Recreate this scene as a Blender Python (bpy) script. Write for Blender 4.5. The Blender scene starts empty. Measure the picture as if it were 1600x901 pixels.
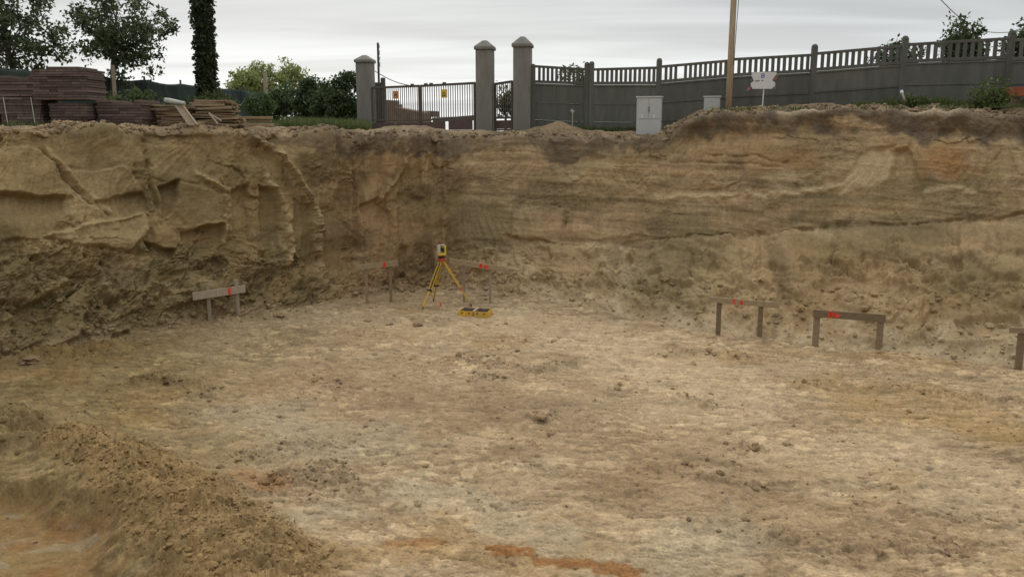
import bpy, bmesh, math, random
import numpy as np
from mathutils import Vector, Matrix

random.seed(7)
rng = np.random.default_rng(11)
sc = bpy.context.scene
R = math.radians

# ------------------------------------------------------------------ camera
CAM_Z = 4.4
PITCH = R(10.6)
FPX = 1305.0                       # focal length in pixels of the 1600 px wide photograph
cam_d = bpy.data.cameras.new("camera")
cam_d.sensor_width = 36.0
cam_d.lens = 36.0 * FPX / 1600.0
cam_d.clip_start = 0.1
cam_d.clip_end = 2000.0
cam = bpy.data.objects.new("camera", cam_d)
sc.collection.objects.link(cam)
cam.location = (0, 0, CAM_Z)
cam.rotation_euler = (R(90) - PITCH, 0, 0)
sc.camera = cam

# ------------------------------------------------------------------ exposure
sc.view_settings.view_transform = 'Standard'
sc.view_settings.look = 'None'
sc.view_settings.gamma = 1.0
sc.view_settings.exposure = 0.0
sc.view_settings.use_curve_mapping = False

# ------------------------------------------------------------------ sky
SUN_EL, SUN_AZ = R(38), R(-14)     # behind the gate, slightly to the left, hidden by cloud
w = bpy.data.worlds.new("World")
sc.world = w
w.use_nodes = True
nt = w.node_tree
nt.nodes.clear()
def N(t, kind, **kw):
    n = t.nodes.new(kind)
    for k, v in kw.items():
        if k.startswith('i_'):
            n.inputs[k[2:].replace('_', ' ')].default_value = v
        else:
            setattr(n, k, v)
    return n
out = N(nt, 'ShaderNodeOutputWorld')
bg = N(nt, 'ShaderNodeBackground'); bg.inputs['Strength'].default_value = 0.1
sky = N(nt, 'ShaderNodeTexSky', sky_type='NISHITA')
sky.sun_disc = False
sky.sun_elevation = SUN_EL
sky.sun_rotation = SUN_AZ
sky.air_density = 1.0; sky.dust_density = 3.0
tc = N(nt, 'ShaderNodeTexCoord')
sep = N(nt, 'ShaderNodeSeparateXYZ')
nt.links.new(tc.outputs['Generated'], sep.inputs[0])
# streaky stratus: project the direction onto a flat cloud layer
def math_node(t, op, a, b=None, c=None, clamp=False):
    n = t.nodes.new('ShaderNodeMath'); n.operation = op; n.use_clamp = clamp
    for i, v in enumerate((a, b, c)):
        if v is None: continue
        if isinstance(v, (int, float)): n.inputs[i].default_value = v
        else: t.links.new(v, n.inputs[i])
    return n.outputs[0]
zc = math_node(nt, 'MAXIMUM', sep.outputs['Z'], 0.0)
zp = math_node(nt, 'ADD', zc, 0.10)
ux = math_node(nt, 'DIVIDE', sep.outputs['X'], zp)
uy = math_node(nt, 'DIVIDE', sep.outputs['Y'], zp)
ux2 = math_node(nt, 'ADD', math_node(nt, 'MULTIPLY', ux, 0.55), math_node(nt, 'MULTIPLY', uy, 0.25))
comb = N(nt, 'ShaderNodeCombineXYZ')
nt.links.new(ux2, comb.inputs[0]); nt.links.new(math_node(nt, 'MULTIPLY', uy, 2.0), comb.inputs[1])
n1 = N(nt, 'ShaderNodeTexNoise'); n1.inputs['Scale'].default_value = 0.8; n1.inputs['Detail'].default_value = 3; n1.inputs['Roughness'].default_value = 0.5
n1.inputs['Distortion'].default_value = 0.6
nt.links.new(comb.outputs[0], n1.inputs['Vector'])
ramp = N(nt, 'ShaderNodeMapRange'); ramp.inputs['From Min'].default_value = 0.32; ramp.inputs['From Max'].default_value = 0.68
ramp.inputs['To Min'].default_value = 0.86; ramp.inputs['To Max'].default_value = 1.18
nt.links.new(n1.outputs['Fac'], ramp.inputs['Value'])
# overcast sky: brightens towards the zenith, and a bright strip low down
elev = N(nt, 'ShaderNodeMapRange'); elev.inputs['From Min'].default_value = 0.12; elev.inputs['From Max'].default_value = 0.9
elev.inputs['To Min'].default_value = 6.2; elev.inputs['To Max'].default_value = 19.5
nt.links.new(zc, elev.inputs['Value'])
low = N(nt, 'ShaderNodeMapRange'); low.interpolation_type = 'SMOOTHSTEP'
low.inputs['From Min'].default_value = 0.02; low.inputs['From Max'].default_value = 0.16
low.inputs['To Min'].default_value = 3.9; low.inputs['To Max'].default_value = 0.0
nt.links.new(zc, low.inputs['Value'])
# the strip is brightest towards the hidden sun
az = N(nt, 'ShaderNodeMapRange'); az.inputs['From Min'].default_value = 0.3; az.inputs['From Max'].default_value = 0.98
az.inputs['To Min'].default_value = 0.35; az.inputs['To Max'].default_value = 1.0
nt.links.new(sep.outputs['Y'], az.inputs['Value'])
lowaz = math_node(nt, 'MULTIPLY', low.outputs[0], az.outputs[0])
# the side of the sky away from the sun is duller
back = N(nt, 'ShaderNodeMapRange'); back.interpolation_type = 'SMOOTHSTEP'
back.inputs['From Min'].default_value = -0.9; back.inputs['From Max'].default_value = 0.85
back.inputs['To Min'].default_value = 0.62; back.inputs['To Max'].default_value = 1.0
nt.links.new(sep.outputs['Y'], back.inputs['Value'])
val = math_node(nt, 'MULTIPLY', math_node(nt, 'MULTIPLY', math_node(nt, 'ADD', elev.outputs[0], lowaz), ramp.outputs[0]), back.outputs[0])
ccol = N(nt, 'ShaderNodeMixRGB'); ccol.blend_type = 'MULTIPLY'; ccol.inputs[0].default_value = 1.0
ccol.inputs[1].default_value = (0.955, 0.99, 1.0, 1)
nt.links.new(val, ccol.inputs[2])
mix = N(nt, 'ShaderNodeMixRGB'); mix.inputs[0].default_value = 0.9
nt.links.new(sky.outputs[0], mix.inputs[1]); nt.links.new(ccol.outputs[0], mix.inputs[2])
nt.links.new(mix.outputs[0], bg.inputs['Color'])
nt.links.new(bg.outputs[0], out.inputs['Surface'])

# ------------------------------------------------------------------ sun behind the cloud
sun_d = bpy.data.lights.new("sun", 'SUN')
sun_d.energy = 0.9
sun_d.angle = R(22)
sun_d.color = (1.0, 0.93, 0.82)
sun = bpy.data.objects.new("sun", sun_d)
sc.collection.objects.link(sun)
sdir = Vector((math.sin(SUN_AZ) * math.cos(SUN_EL), math.cos(SUN_AZ) * math.cos(SUN_EL), math.sin(SUN_EL)))
sun.rotation_euler = sdir.to_track_quat('Z', 'Y').to_euler()
sun.location = (0, 0, 40)

# ================================================================== numbers
CP, SP = math.cos(PITCH), math.sin(PITCH)
def ray(px, py):
    dx = (np.asarray(px, float) - 800.0) / FPX
    dv = -(np.asarray(py, float) - 450.5) / FPX
    return dx, CP + dv * SP, -SP + dv * CP          # world direction
def P(px, py, Y):                                    # point seen at a pixel, at world distance Y
    dx, dy, dz = ray(px, py); s = Y / dy
    return Vector((float(dx * s), float(Y), float(CAM_Z + dz * s)))
def Pn(px, py, Y):
    dx, dy, dz = ray(px, py); s = Y / dy
    return np.stack([dx * s, np.broadcast_to(Y, np.shape(dx * s)), CAM_Z + dz * s], -1)
def F(px, py, z=0.0):                                # point seen at a pixel, at height z
    dx, dy, dz = ray(px, py); s = (z - CAM_Z) / dz
    return Vector((float(dx * s), float(dy * s), float(z)))
def to_px(p):
    x, y, z = p[..., 0], p[..., 1], p[..., 2] - CAM_Z
    d = y * CP - z * SP; v = y * SP + z * CP
    return 800 + FPX * x / d, 450.5 - FPX * v / d

# ---- noise
from concurrent.futures import ThreadPoolExecutor
_pool = ThreadPoolExecutor(4)
_perm = rng.permutation(256).astype(np.int32); _perm = np.concatenate([_perm, _perm, _perm])
_ang = rng.uniform(0, 2 * np.pi, 256); _gx, _gy = np.cos(_ang).astype(np.float32), np.sin(_ang).astype(np.float32)
def _perl(x, y):
    x0, y0 = np.floor(x), np.floor(y)
    xf, yf = x - x0, y - y0
    xi, yi = x0.astype(np.int32) & 255, y0.astype(np.int32) & 255
    u = xf * xf * xf * (xf * (xf * 6 - 15) + 10); v = yf * yf * yf * (yf * (yf * 6 - 15) + 10)
    a0, a1 = _perm[xi], _perm[xi + 1]
    def g(a, b, fx, fy):
        h = _perm[a + b]; return _gx[h] * fx + _gy[h] * fy
    n00 = g(a0, yi, xf, yf); n10 = g(a1, yi, xf - 1, yf)
    n01 = g(a0, yi + 1, xf, yf - 1); n11 = g(a1, yi + 1, xf - 1, yf - 1)
    p = n00 + u * (n10 - n00); q = n01 + u * (n11 - n01)
    return 1.45 * (p + v * (q - p))
def chunked(fn, *arrs):
    """run fn over slices of the flattened arrays on all cores"""
    shp = arrs[0].shape
    fl = [np.ravel(a) for a in arrs]
    n = len(fl[0])
    if n < 20000: return fn(*arrs)
    cuts = list(range(0, n, 65536)) + [n]
    res = list(_pool.map(lambda k: fn(*[f[cuts[k]:cuts[k + 1]] for f in fl]), range(len(cuts) - 1)))
    if isinstance(res[0], tuple): return tuple(np.concatenate([r[i] for r in res]).reshape(shp) for i in range(len(res[0])))
    return np.concatenate(res).reshape(shp)
def perlin(x, y, z=0.0):
    x, y = np.broadcast_arrays(np.asarray(x, np.float32), np.asarray(y, np.float32))
    return chunked(lambda a, b: _perl(a + np.float32(z * 31.7), b - np.float32(z * 12.9)), x, y)
def fbm(x, y, z=0.0, o=4, gain=0.5, lac=2.03):
    x, y = np.broadcast_arrays(np.asarray(x, np.float32), np.asarray(y, np.float32))
    def run(a, b):
        a = a + np.float32(z * 31.7); b = b - np.float32(z * 12.9)
        t = np.zeros_like(a); amp, f = 1.0, 1.0
        for k in range(o):
            t += np.float32(amp) * _perl(a * np.float32(f) + np.float32(17.3 * k), b * np.float32(f) - np.float32(9.1 * k))
            amp *= gain; f *= lac
        return t
    return chunked(run, x, y)
def worley(x, y, seed=0):
    """F1, F2, cell id, offset to the cell's seed"""
    tab = np.random.default_rng(seed + 100).random((256, 2)).astype(np.float32)
    def run(x, y):
        xi, yi = np.floor(x).astype(np.int32), np.floor(y).astype(np.int32)
        f1 = np.full(x.shape, 9.0, np.float32); f2 = np.full(x.shape, 9.0, np.float32)
        cid = np.zeros(x.shape, np.int32); ox = np.zeros(x.shape, np.float32); oy = np.zeros(x.shape, np.float32)
        for a in (-1, 0, 1):
            for b in (-1, 0, 1):
                h = _perm[_perm[(xi + a) & 255] + ((yi + b) & 255)]
                dx = x - (xi + a + tab[h, 0]); dy = y - (yi + b + tab[h, 1])
                d = np.sqrt(dx * dx + dy * dy)
                near = d < f1
                f2 = np.where(near, f1, np.minimum(f2, d))
                cid = np.where(near, h, cid); ox = np.where(near, dx, ox); oy = np.where(near, dy, oy)
                f1 = np.where(near, d, f1)
        return f1, f2, cid, ox, oy
    return chunked(run, np.asarray(x, np.float32), np.asarray(y, np.float32))
def facets(x, y, seed=0, tilt=1.0):
    """broken plates: every cell is a plane with its own level and slope"""
    f1, f2, cid, ox, oy = worley(x, y, seed)
    t = np.random.default_rng(seed).uniform(-1, 1, (256, 3))
    return t[cid, 0] * 0.6 + tilt * (t[cid, 1] * ox + t[cid, 2] * oy), f2 - f1
def clods(x, y, seed=0):
    f1, f2, cid, _, _ = worley(x, y, seed)
    s = np.random.default_rng(seed + 5).random(256)[cid]
    r = 0.25 + 0.35 * s
    return np.sqrt(np.maximum(0, 1 - (f1 / r) ** 2)) * r
def sstep(a, b, x):
    t = np.clip((x - a) / (b - a), 0, 1); return t * t * (3 - 2 * t)
def lerp3(c0, c1, t):
    return np.asarray(c0) * (1 - t)[..., None] + np.asarray(c1) * t[..., None]

def poly_sd(px, py, poly):
    """signed distance to a polygon, negative inside"""
    p = np.asarray(poly, float); d = np.full(px.shape, 1e9); inside = np.zeros(px.shape, bool)
    for i in range(len(p)):
        a, b = p[i - 1], p[i]
        e = b - a; wx, wy = px - a[0], py - a[1]
        t = np.clip((wx * e[0] + wy * e[1]) / (e @ e + 1e-9), 0, 1)
        d = np.minimum(d, np.hypot(wx - t * e[0], wy - t * e[1]))
        c = (a[1] > py) != (b[1] > py)
        with np.errstate(divide='ignore', invalid='ignore'):
            xx = (b[0] - a[0]) * (py - a[1]) / (b[1] - a[1] + 1e-12) + a[0]
        inside ^= c & (px < xx)
    return np.where(inside, -d, d)
def line_d(px, py, pts):
    """distance to an open polyline, position along it 0..1 and side"""
    p = np.asarray(pts, float); d = np.full(px.shape, 1e9); side = np.zeros(px.shape); pos = np.zeros(px.shape)
    n = len(p) - 1
    for i in range(n):
        a, b = p[i], p[i + 1]; e = b - a; wx, wy = px - a[0], py - a[1]
        t = np.clip((wx * e[0] + wy * e[1]) / (e @ e + 1e-9), 0, 1)
        dd = np.hypot(wx - t * e[0], wy - t * e[1]); m = dd < d
        d = np.where(m, dd, d); side = np.where(m, np.sign(e[0] * wy - e[1] * wx), side); pos = np.where(m, (i + t) / n, pos)
    return d, pos, side

# ================================================================== linking helpers
def link(o, parent=None):
    sc.collection.objects.link(o)
    if parent is not None: o.parent = parent
    return o
def tag(o, label=None, cat=None, group=None, kind=None):
    if label: o['label'] = label
    if cat: o['category'] = cat
    if cat and kind is None: o['kind'] = 'thing'
    if group: o['group'] = group
    if kind: o['kind'] = kind
    return o
def thing(name, label, cat, loc=(0, 0, 0), rz=0.0, group=None):
    o = bpy.data.objects.new(name, None); o.empty_display_size = 0.2
    link(o); o.location = loc; o.rotation_euler = (0, 0, rz)
    return tag(o, label, cat, group)
def mesh_np(name, co, faces, mat, parent=None, col=None, smooth=True):
    """faces: (n,3) or (n,4) array"""
    me = bpy.data.meshes.new(name)
    co = np.ascontiguousarray(co, np.float32); faces = np.ascontiguousarray(faces, np.int32)
    n, k = faces.shape
    me.vertices.add(len(co)); me.vertices.foreach_set('co', co.ravel())
    me.loops.add(n * k); me.loops.foreach_set('vertex_index', faces.ravel())
    me.polygons.add(n)
    me.polygons.foreach_set('loop_start', np.arange(0, n * k, k, dtype=np.int32))
    me.polygons.foreach_set('loop_total', np.full(n, k, np.int32))
    me.polygons.foreach_set('use_smooth', np.full(n, smooth))
    me.update(calc_edges=True)
    if col is not None:
        at = me.attributes.new('alb', 'FLOAT_COLOR', 'POINT')
        c4 = np.ones((len(co), 4), np.float32); c4[:, :3] = col
        at.data.foreach_set('color', c4.ravel())
    me.materials.append(mat)
    return link(bpy.data.objects.new(name, me), parent)
def grid_faces(nu, nv):
    a = np.arange(nu * nv).reshape(nv, nu)
    return np.stack([a[:-1, :-1], a[:-1, 1:], a[1:, 1:], a[1:, :-1]], -1).reshape(-1, 4)
class MB:
    """collects boxes, bars and tubes; build() links them as one mesh object"""
    def __init__(s): s.bm = bmesh.new()
    def hexa(s, c8):
        v = [s.bm.verts.new(c) for c in c8]
        for f in ((0,3,2,1), (4,5,6,7), (0,1,5,4), (1,2,6,5), (2,3,7,6), (3,0,4,7)):
            s.bm.faces.new([v[i] for i in f])
    def box(s, c, d, rot=None):
        c = Vector(c); hx, hy, hz = d[0] / 2, d[1] / 2, d[2] / 2
        pts = [Vector(q) for q in ((-hx,-hy,-hz),(hx,-hy,-hz),(hx,hy,-hz),(-hx,hy,-hz),(-hx,-hy,hz),(hx,-hy,hz),(hx,hy,hz),(-hx,hy,hz))]
        if rot is not None: pts = [rot @ q for q in pts]
        s.hexa([c + q for q in pts]); return s
    def bar(s, a, b, wd, th, up=(0, 0, 1)):
        """rectangular bar from a to b; wd along up, th across"""
        a, b, up = Vector(a), Vector(b), Vector(up)
        t = (b - a).normalized(); side = t.cross(up)
        if side.length < 1e-4: side = t.cross(Vector((0, 1, 0)))
        side.normalize(); u = side.cross(t).normalized()
        h, q = u * wd / 2, side * th / 2
        s.hexa([a - h - q, b - h - q, b - h + q, a - h + q, a + h - q, b + h - q, b + h + q, a + h + q]); return s
    def tube(s, pts, rad, seg=10, cap=True):
        pts = [Vector(p) for p in pts]
        if isinstance(rad, (int, float)): rad = [rad] * len(pts)
        rings = []; n0 = None
        for i, p in enumerate(pts):
            t = (pts[min(i + 1, len(pts) - 1)] - pts[max(i - 1, 0)]).normalized()
            if n0 is None: n0 = t.orthogonal().normalized()
            n0 = (n0 - t * n0.dot(t)).normalized(); bn = t.cross(n0)
            rings.append([s.bm.verts.new(p + (n0 * math.cos(2 * math.pi * k / seg) + bn * math.sin(2 * math.pi * k / seg)) * rad[i]) for k in range(seg)])
        for a, b in zip(rings, rings[1:]):
            for k in range(seg): s.bm.faces.new((a[k], a[(k + 1) % seg], b[(k + 1) % seg], b[k]))
        if cap:
            s.bm.faces.new(rings[0][::-1]); s.bm.faces.new(rings[-1])
        return s
    def prism(s, pts, off):
        """flat outline pts (3d) extruded by vector off"""
        a = [s.bm.verts.new(Vector(p)) for p in pts]; b = [s.bm.verts.new(Vector(p) + Vector(off)) for p in pts]
        s.bm.faces.new(a[::-1]); s.bm.faces.new(b)
        for i in range(len(a)): s.bm.faces.new((a[i - 1], a[i], b[i], b[i - 1]))
        return s
    def build(s, name, mat, parent=None, bevel=0.0, smooth=False, seg=2):
        bmesh.ops.recalc_face_normals(s.bm, faces=s.bm.faces)
        if bevel:
            bmesh.ops.bevel(s.bm, geom=list(s.bm.edges), offset=bevel, segments=seg, affect='EDGES', profile=0.6, clamp_overlap=True)
        me = bpy.data.meshes.new(name); s.bm.to_mesh(me); s.bm.free()
        if smooth: me.shade_smooth()
        me.materials.append(mat)
        return link(bpy.data.objects.new(name, me), parent)

# ================================================================== materials
def new_mat(name):
    m = bpy.data.materials.new(name); m.use_nodes = True
    t = m.node_tree; b = t.nodes['Principled BSDF']
    return m, t, b
def noise_mat(name, c1, c2, scale=8.0, rough=0.85, bump=0.15, detail=6, stretch=(1, 1, 1), bscale=None, metallic=0.0, spec=0.3, dirt=None, rnd=0.0):
    m, t, b = new_mat(name)
    tcn = t.nodes.new('ShaderNodeTexCoord'); mp = t.nodes.new('ShaderNodeMapping'); mp.inputs['Scale'].default_value = stretch
    t.links.new(tcn.outputs['Object'], mp.inputs[0])
    n = N(t, 'ShaderNodeTexNoise', i_Scale=scale, i_Detail=detail, i_Roughness=0.6); t.links.new(mp.outputs[0], n.inputs['Vector'])
    rp = t.nodes.new('ShaderNodeMapRange'); rp.inputs['From Min'].default_value = 0.33; rp.inputs['From Max'].default_value = 0.67
    t.links.new(n.outputs['Fac'], rp.inputs['Value'])
    mx = t.nodes.new('ShaderNodeMixRGB'); mx.inputs[1].default_value = (*c1, 1); mx.inputs[2].default_value = (*c2, 1)
    t.links.new(rp.outputs[0], mx.inputs[0]); colr = mx.outputs[0]
    if dirt:
        n3 = N(t, 'ShaderNodeTexNoise', i_Scale=scale * 0.22, i_Detail=5.0, i_Roughness=0.7); t.links.new(mp.outputs[0], n3.inputs['Vector'])
        r3 = t.nodes.new('ShaderNodeMapRange'); r3.inputs['From Min'].default_value = 0.48; r3.inputs['From Max'].default_value = 0.7; r3.inputs['To Max'].default_value = 0.8
        t.links.new(n3.outputs['Fac'], r3.inputs['Value'])
        m3 = t.nodes.new('ShaderNodeMixRGB'); m3.inputs[2].default_value = (*dirt, 1)
        t.links.new(r3.outputs[0], m3.inputs[0]); t.links.new(colr, m3.inputs[1]); colr = m3.outputs[0]
    if rnd:
        oi = t.nodes.new('ShaderNodeObjectInfo'); rr = t.nodes.new('ShaderNodeMapRange'); rr.inputs['To Min'].default_value = 1 - rnd; rr.inputs['To Max'].default_value = 1 + rnd
        t.links.new(oi.outputs['Random'], rr.inputs['Value'])
        m4 = t.nodes.new('ShaderNodeMixRGB'); m4.blend_type = 'MULTIPLY'; m4.inputs[0].default_value = 1
        t.links.new(colr, m4.inputs[1]); t.links.new(rr.outputs[0], m4.inputs[2]); colr = m4.outputs[0]
    t.links.new(colr, b.inputs['Base Color'])
    b.inputs['Roughness'].default_value = rough; b.inputs['Metallic'].default_value = metallic
    b.inputs['Specular IOR Level'].default_value = spec
    if bump:
        n2 = N(t, 'ShaderNodeTexNoise', i_Scale=bscale or scale * 4, i_Detail=4.0); t.links.new(mp.outputs[0], n2.inputs['Vector'])
        bp = N(t, 'ShaderNodeBump', i_Strength=bump, i_Distance=0.02); t.links.new(n2.outputs['Fac'], bp.inputs['Height'])
        t.links.new(bp.outputs[0], b.inputs['Normal'])
    return m
def soil_mat(name, fine=30.0, bump=0.5, var=0.35, bdist=0.02):
    """soil whose own colour is carried by the mesh, with fine grain on top"""
    m, t, b = new_mat(name)
    at = N(t, 'ShaderNodeAttribute', attribute_name='alb')
    tcn = t.nodes.new('ShaderNodeTexCoord')
    n = N(t, 'ShaderNodeTexNoise', i_Scale=fine, i_Detail=5.0, i_Roughness=0.65); t.links.new(tcn.outputs['Object'], n.inputs['Vector'])
    r = t.nodes.new('ShaderNodeMapRange'); r.inputs['From Min'].default_value = 0.3; r.inputs['From Max'].default_value = 0.7
    r.inputs['To Min'].default_value = 1 - var; r.inputs['To Max'].default_value = 1 + var
    t.links.new(n.outputs['Fac'], r.inputs['Value'])
    mx = t.nodes.new('ShaderNodeMixRGB'); mx.blend_type = 'MULTIPLY'; mx.inputs[0].default_value = 1
    t.links.new(at.outputs['Color'], mx.inputs[1]); t.links.new(r.outputs[0], mx.inputs[2])
    t.links.new(mx.outputs[0], b.inputs['Base Color'])
    b.inputs['Roughness'].default_value = 0.95; b.inputs['Specular IOR Level'].default_value = 0.12
    n2 = N(t, 'ShaderNodeTexNoise', i_Scale=fine * 0.8, i_Detail=8.0, i_Roughness=0.7); t.links.new(tcn.outputs['Object'], n2.inputs['Vector'])
    bp = N(t, 'ShaderNodeBump', i_Strength=bump, i_Distance=bdist); t.links.new(n2.outputs['Fac'], bp.inputs['Height'])
    t.links.new(bp.outputs[0], b.inputs['Normal'])
    return m
def leaf_mat(name, trans=0.35):
    m, t, b = new_mat(name)
    at = N(t, 'ShaderNodeAttribute', attribute_name='alb')
    t.links.new(at.outputs['Color'], b.inputs['Base Color'])
    b.inputs['Roughness'].default_value = 0.55; b.inputs['Specular IOR Level'].default_value = 0.25
    tr = t.nodes.new('ShaderNodeBsdfTranslucent'); t.links.new(at.outputs['Color'], tr.inputs['Color'])
    mx = t.nodes.new('ShaderNodeMixShader'); mx.inputs[0].default_value = trans
    o = t.nodes['Material Output']
    t.links.new(b.outputs[0], mx.inputs[1]); t.links.new(tr.outputs[0], mx.inputs[2]); t.links.new(mx.outputs[0], o.inputs['Surface'])
    return m

M = {}
M['wall_soil'] = soil_mat('wall_soil', 22, 0.38, 0.18, 0.02)
M['floor_soil'] = soil_mat('floor_soil', 28, 0.55, 0.25, 0.02)
M['top_soil'] = soil_mat('top_soil', 12, 0.6, 0.35, 0.04)
M['clod'] = soil_mat('clod', 40, 0.6, 0.25, 0.015)
M['leaf'] = leaf_mat('leaf', 0.3)
M['bark'] = noise_mat('bark', (0.07, 0.055, 0.04), (0.13, 0.105, 0.08), 6, 0.95, 0.8, stretch=(3, 3, 0.6))
M['concrete'] = noise_mat('old_concrete', (0.094, 0.092, 0.079), (0.134, 0.129, 0.110), 3.0, 0.92, 0.25, bscale=40, dirt=(0.085, 0.088, 0.070), stretch=(1.6, 1.6, 0.35), rnd=0.14)
M['pillar'] = noise_mat('pillar_render', (0.172, 0.163, 0.140), (0.245, 0.228, 0.197), 2.2, 0.92, 0.3, bscale=30, dirt=(0.13, 0.128, 0.105), stretch=(1.6, 1.6, 0.4))
M['gate'] = noise_mat('gate_paint', (0.075, 0.063, 0.052), (0.125, 0.098, 0.08), 5, 0.6, 0.1)
M['kick'] = noise_mat('kick_plate', (0.085, 0.055, 0.048), (0.12, 0.08, 0.068), 3, 0.7, 0.1)
M['cab'] = noise_mat('cabinet_grey', (0.42, 0.43, 0.42), (0.47, 0.475, 0.46), 2.5, 0.6, 0.05, dirt=(0.36, 0.35, 0.32))
M['cab_dark'] = noise_mat('cabinet_seam', (0.14, 0.14, 0.14), (0.18, 0.18, 0.18), 5, 0.7, 0.0)
M['pole'] = noise_mat('pole_wood', (0.30, 0.22, 0.14), (0.42, 0.325, 0.215), 5, 0.85, 0.4, stretch=(6, 6, 0.35))
M['board'] = noise_mat('weathered_board', (0.24, 0.172, 0.10), (0.35, 0.26, 0.16), 6, 0.9, 0.35, rnd=0.22, stretch=(0.8, 5, 5))
M['stake'] = noise_mat('stake_wood', (0.27, 0.215, 0.15), (0.38, 0.31, 0.225), 6, 0.9, 0.35, rnd=0.22, stretch=(5, 5, 0.7))
M['board_dark'] = noise_mat('dark_board', (0.20, 0.14, 0.085), (0.29, 0.21, 0.13), 6, 0.9, 0.35, rnd=0.22, stretch=(0.8, 5, 5))
M['spray'] = noise_mat('spray_paint', (0.78, 0.06, 0.03), (0.85, 0.10, 0.05), 20, 0.7, 0.0)
M['yellow'] = noise_mat('tripod_yellow', (0.56, 0.33, 0.04), (0.64, 0.39, 0.05), 8, 0.6, 0.08, dirt=(0.36, 0.25, 0.11))
M['case'] = noise_mat('case_yellow', (0.66, 0.37, 0.03), (0.74, 0.43, 0.04), 6, 0.5, 0.05, dirt=(0.38, 0.26, 0.11))
M['inst_yellow'] = noise_mat('instrument_yellow', (0.62, 0.45, 0.06), (0.68, 0.5, 0.08), 6, 0.45, 0.0)
M['inst_white'] = noise_mat('instrument_pale', (0.48, 0.45, 0.34), (0.54, 0.50, 0.39), 6, 0.45, 0.0)
M['black'] = noise_mat('black_plastic', (0.02, 0.02, 0.02), (0.035, 0.032, 0.03), 10, 0.6, 0.1)
M['foam'] = noise_mat('dark_foam', (0.035, 0.025, 0.022), (0.06, 0.045, 0.04), 20, 0.95, 0.5)
M['red_metal'] = noise_mat('red_head', (0.42, 0.07, 0.05), (0.5, 0.09, 0.06), 10, 0.5, 0.0)
M['white'] = noise_mat('white_paint', (0.58, 0.57, 0.56), (0.66, 0.65, 0.63), 5, 0.6, 0.05, dirt=(0.5, 0.48, 0.45))
M['blue'] = noise_mat('blue_print', (0.12, 0.13, 0.42), (0.15, 0.16, 0.48), 5, 0.6, 0.0)
M['redfade'] = noise_mat('faded_red', (0.30, 0.10, 0.10), (0.38, 0.14, 0.13), 5, 0.7, 0.0)
M['orange_sign'] = noise_mat('orange_sign', (0.50, 0.20, 0.05), (0.58, 0.25, 0.07), 5, 0.6, 0.0)
M['yellow_sign'] = noise_mat('yellow_sign', (0.62, 0.42, 0.04), (0.70, 0.50, 0.06), 5, 0.6, 0.0)
M['screen'] = noise_mat('green_screen_mesh', (0.028, 0.040, 0.033), (0.050, 0.065, 0.055), 1.2, 0.9, 0.5, bscale=3, stretch=(1, 1, 0.5))
M['rust'] = noise_mat('red_oxide_beam', (0.26, 0.075, 0.04), (0.36, 0.12, 0.06), 4, 0.85, 0.3)
M['wire'] = noise_mat('wire', (0.05, 0.05, 0.05), (0.08, 0.08, 0.08), 10, 0.6, 0.0)
M['strap'] = noise_mat('strap', (0.45, 0.43, 0.40), (0.55, 0.52, 0.48), 10, 0.6, 0.0)
M['pipe'] = noise_mat('pale_roll', (0.36, 0.37, 0.31), (0.46, 0.46, 0.40), 5, 0.7, 0.2)
M['ruin'] = noise_mat('ruin_brick', (0.20, 0.14, 0.10), (0.30, 0.21, 0.15), 5, 0.9, 0.5)
M['roof'] = noise_mat('shed_board', (0.14, 0.10, 0.08), (0.19, 0.14, 0.11), 5, 0.9, 0.4)
def brick_mat():
    m, t, b = new_mat('red_brown_paver')
    at = N(t, 'ShaderNodeAttribute', attribute_name='alb'); tcn = t.nodes.new('ShaderNodeTexCoord')
    n = N(t, 'ShaderNodeTexNoise', i_Scale=14.0, i_Detail=5.0); t.links.new(tcn.outputs['Object'], n.inputs['Vector'])
    r = t.nodes.new('ShaderNodeMapRange'); r.inputs['To Min'].default_value = 0.6; r.inputs['To Max'].default_value = 1.4
    t.links.new(n.outputs['Fac'], r.inputs['Value'])
    mx = t.nodes.new('ShaderNodeMixRGB'); mx.blend_type = 'MULTIPLY'; mx.inputs[0].default_value = 1
    t.links.new(at.outputs['Color'], mx.inputs[1]); t.links.new(r.outputs[0], mx.inputs[2]); t.links.new(mx.outputs[0], b.inputs['Base Color'])
    b.inputs['Roughness'].default_value = 0.95; b.inputs['Specular IOR Level'].default_value = 0.15
    bp = N(t, 'ShaderNodeBump', i_Strength=0.4, i_Distance=0.02); t.links.new(n.outputs['Fac'], bp.inputs['Height']); t.links.new(bp.outputs[0], b.inputs['Normal'])
    return m
M['brick'] = brick_mat()

SAND = np.array((0.340, 0.241, 0.142)); PALE = np.array((0.495, 0.378, 0.243)); OLIVE = np.array((0.240, 0.182, 0.105))
DARK = np.array((0.165, 0.118, 0.072)); TOPSOIL = np.array((0.125, 0.094, 0.064)); OCHRE = np.array((0.375, 0.245, 0.115))
RUST = np.array((0.34, 0.135, 0.038)); GREYS = np.array((0.385, 0.315, 0.215)); PINK = np.array((0.42, 0.29, 0.185))

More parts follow.
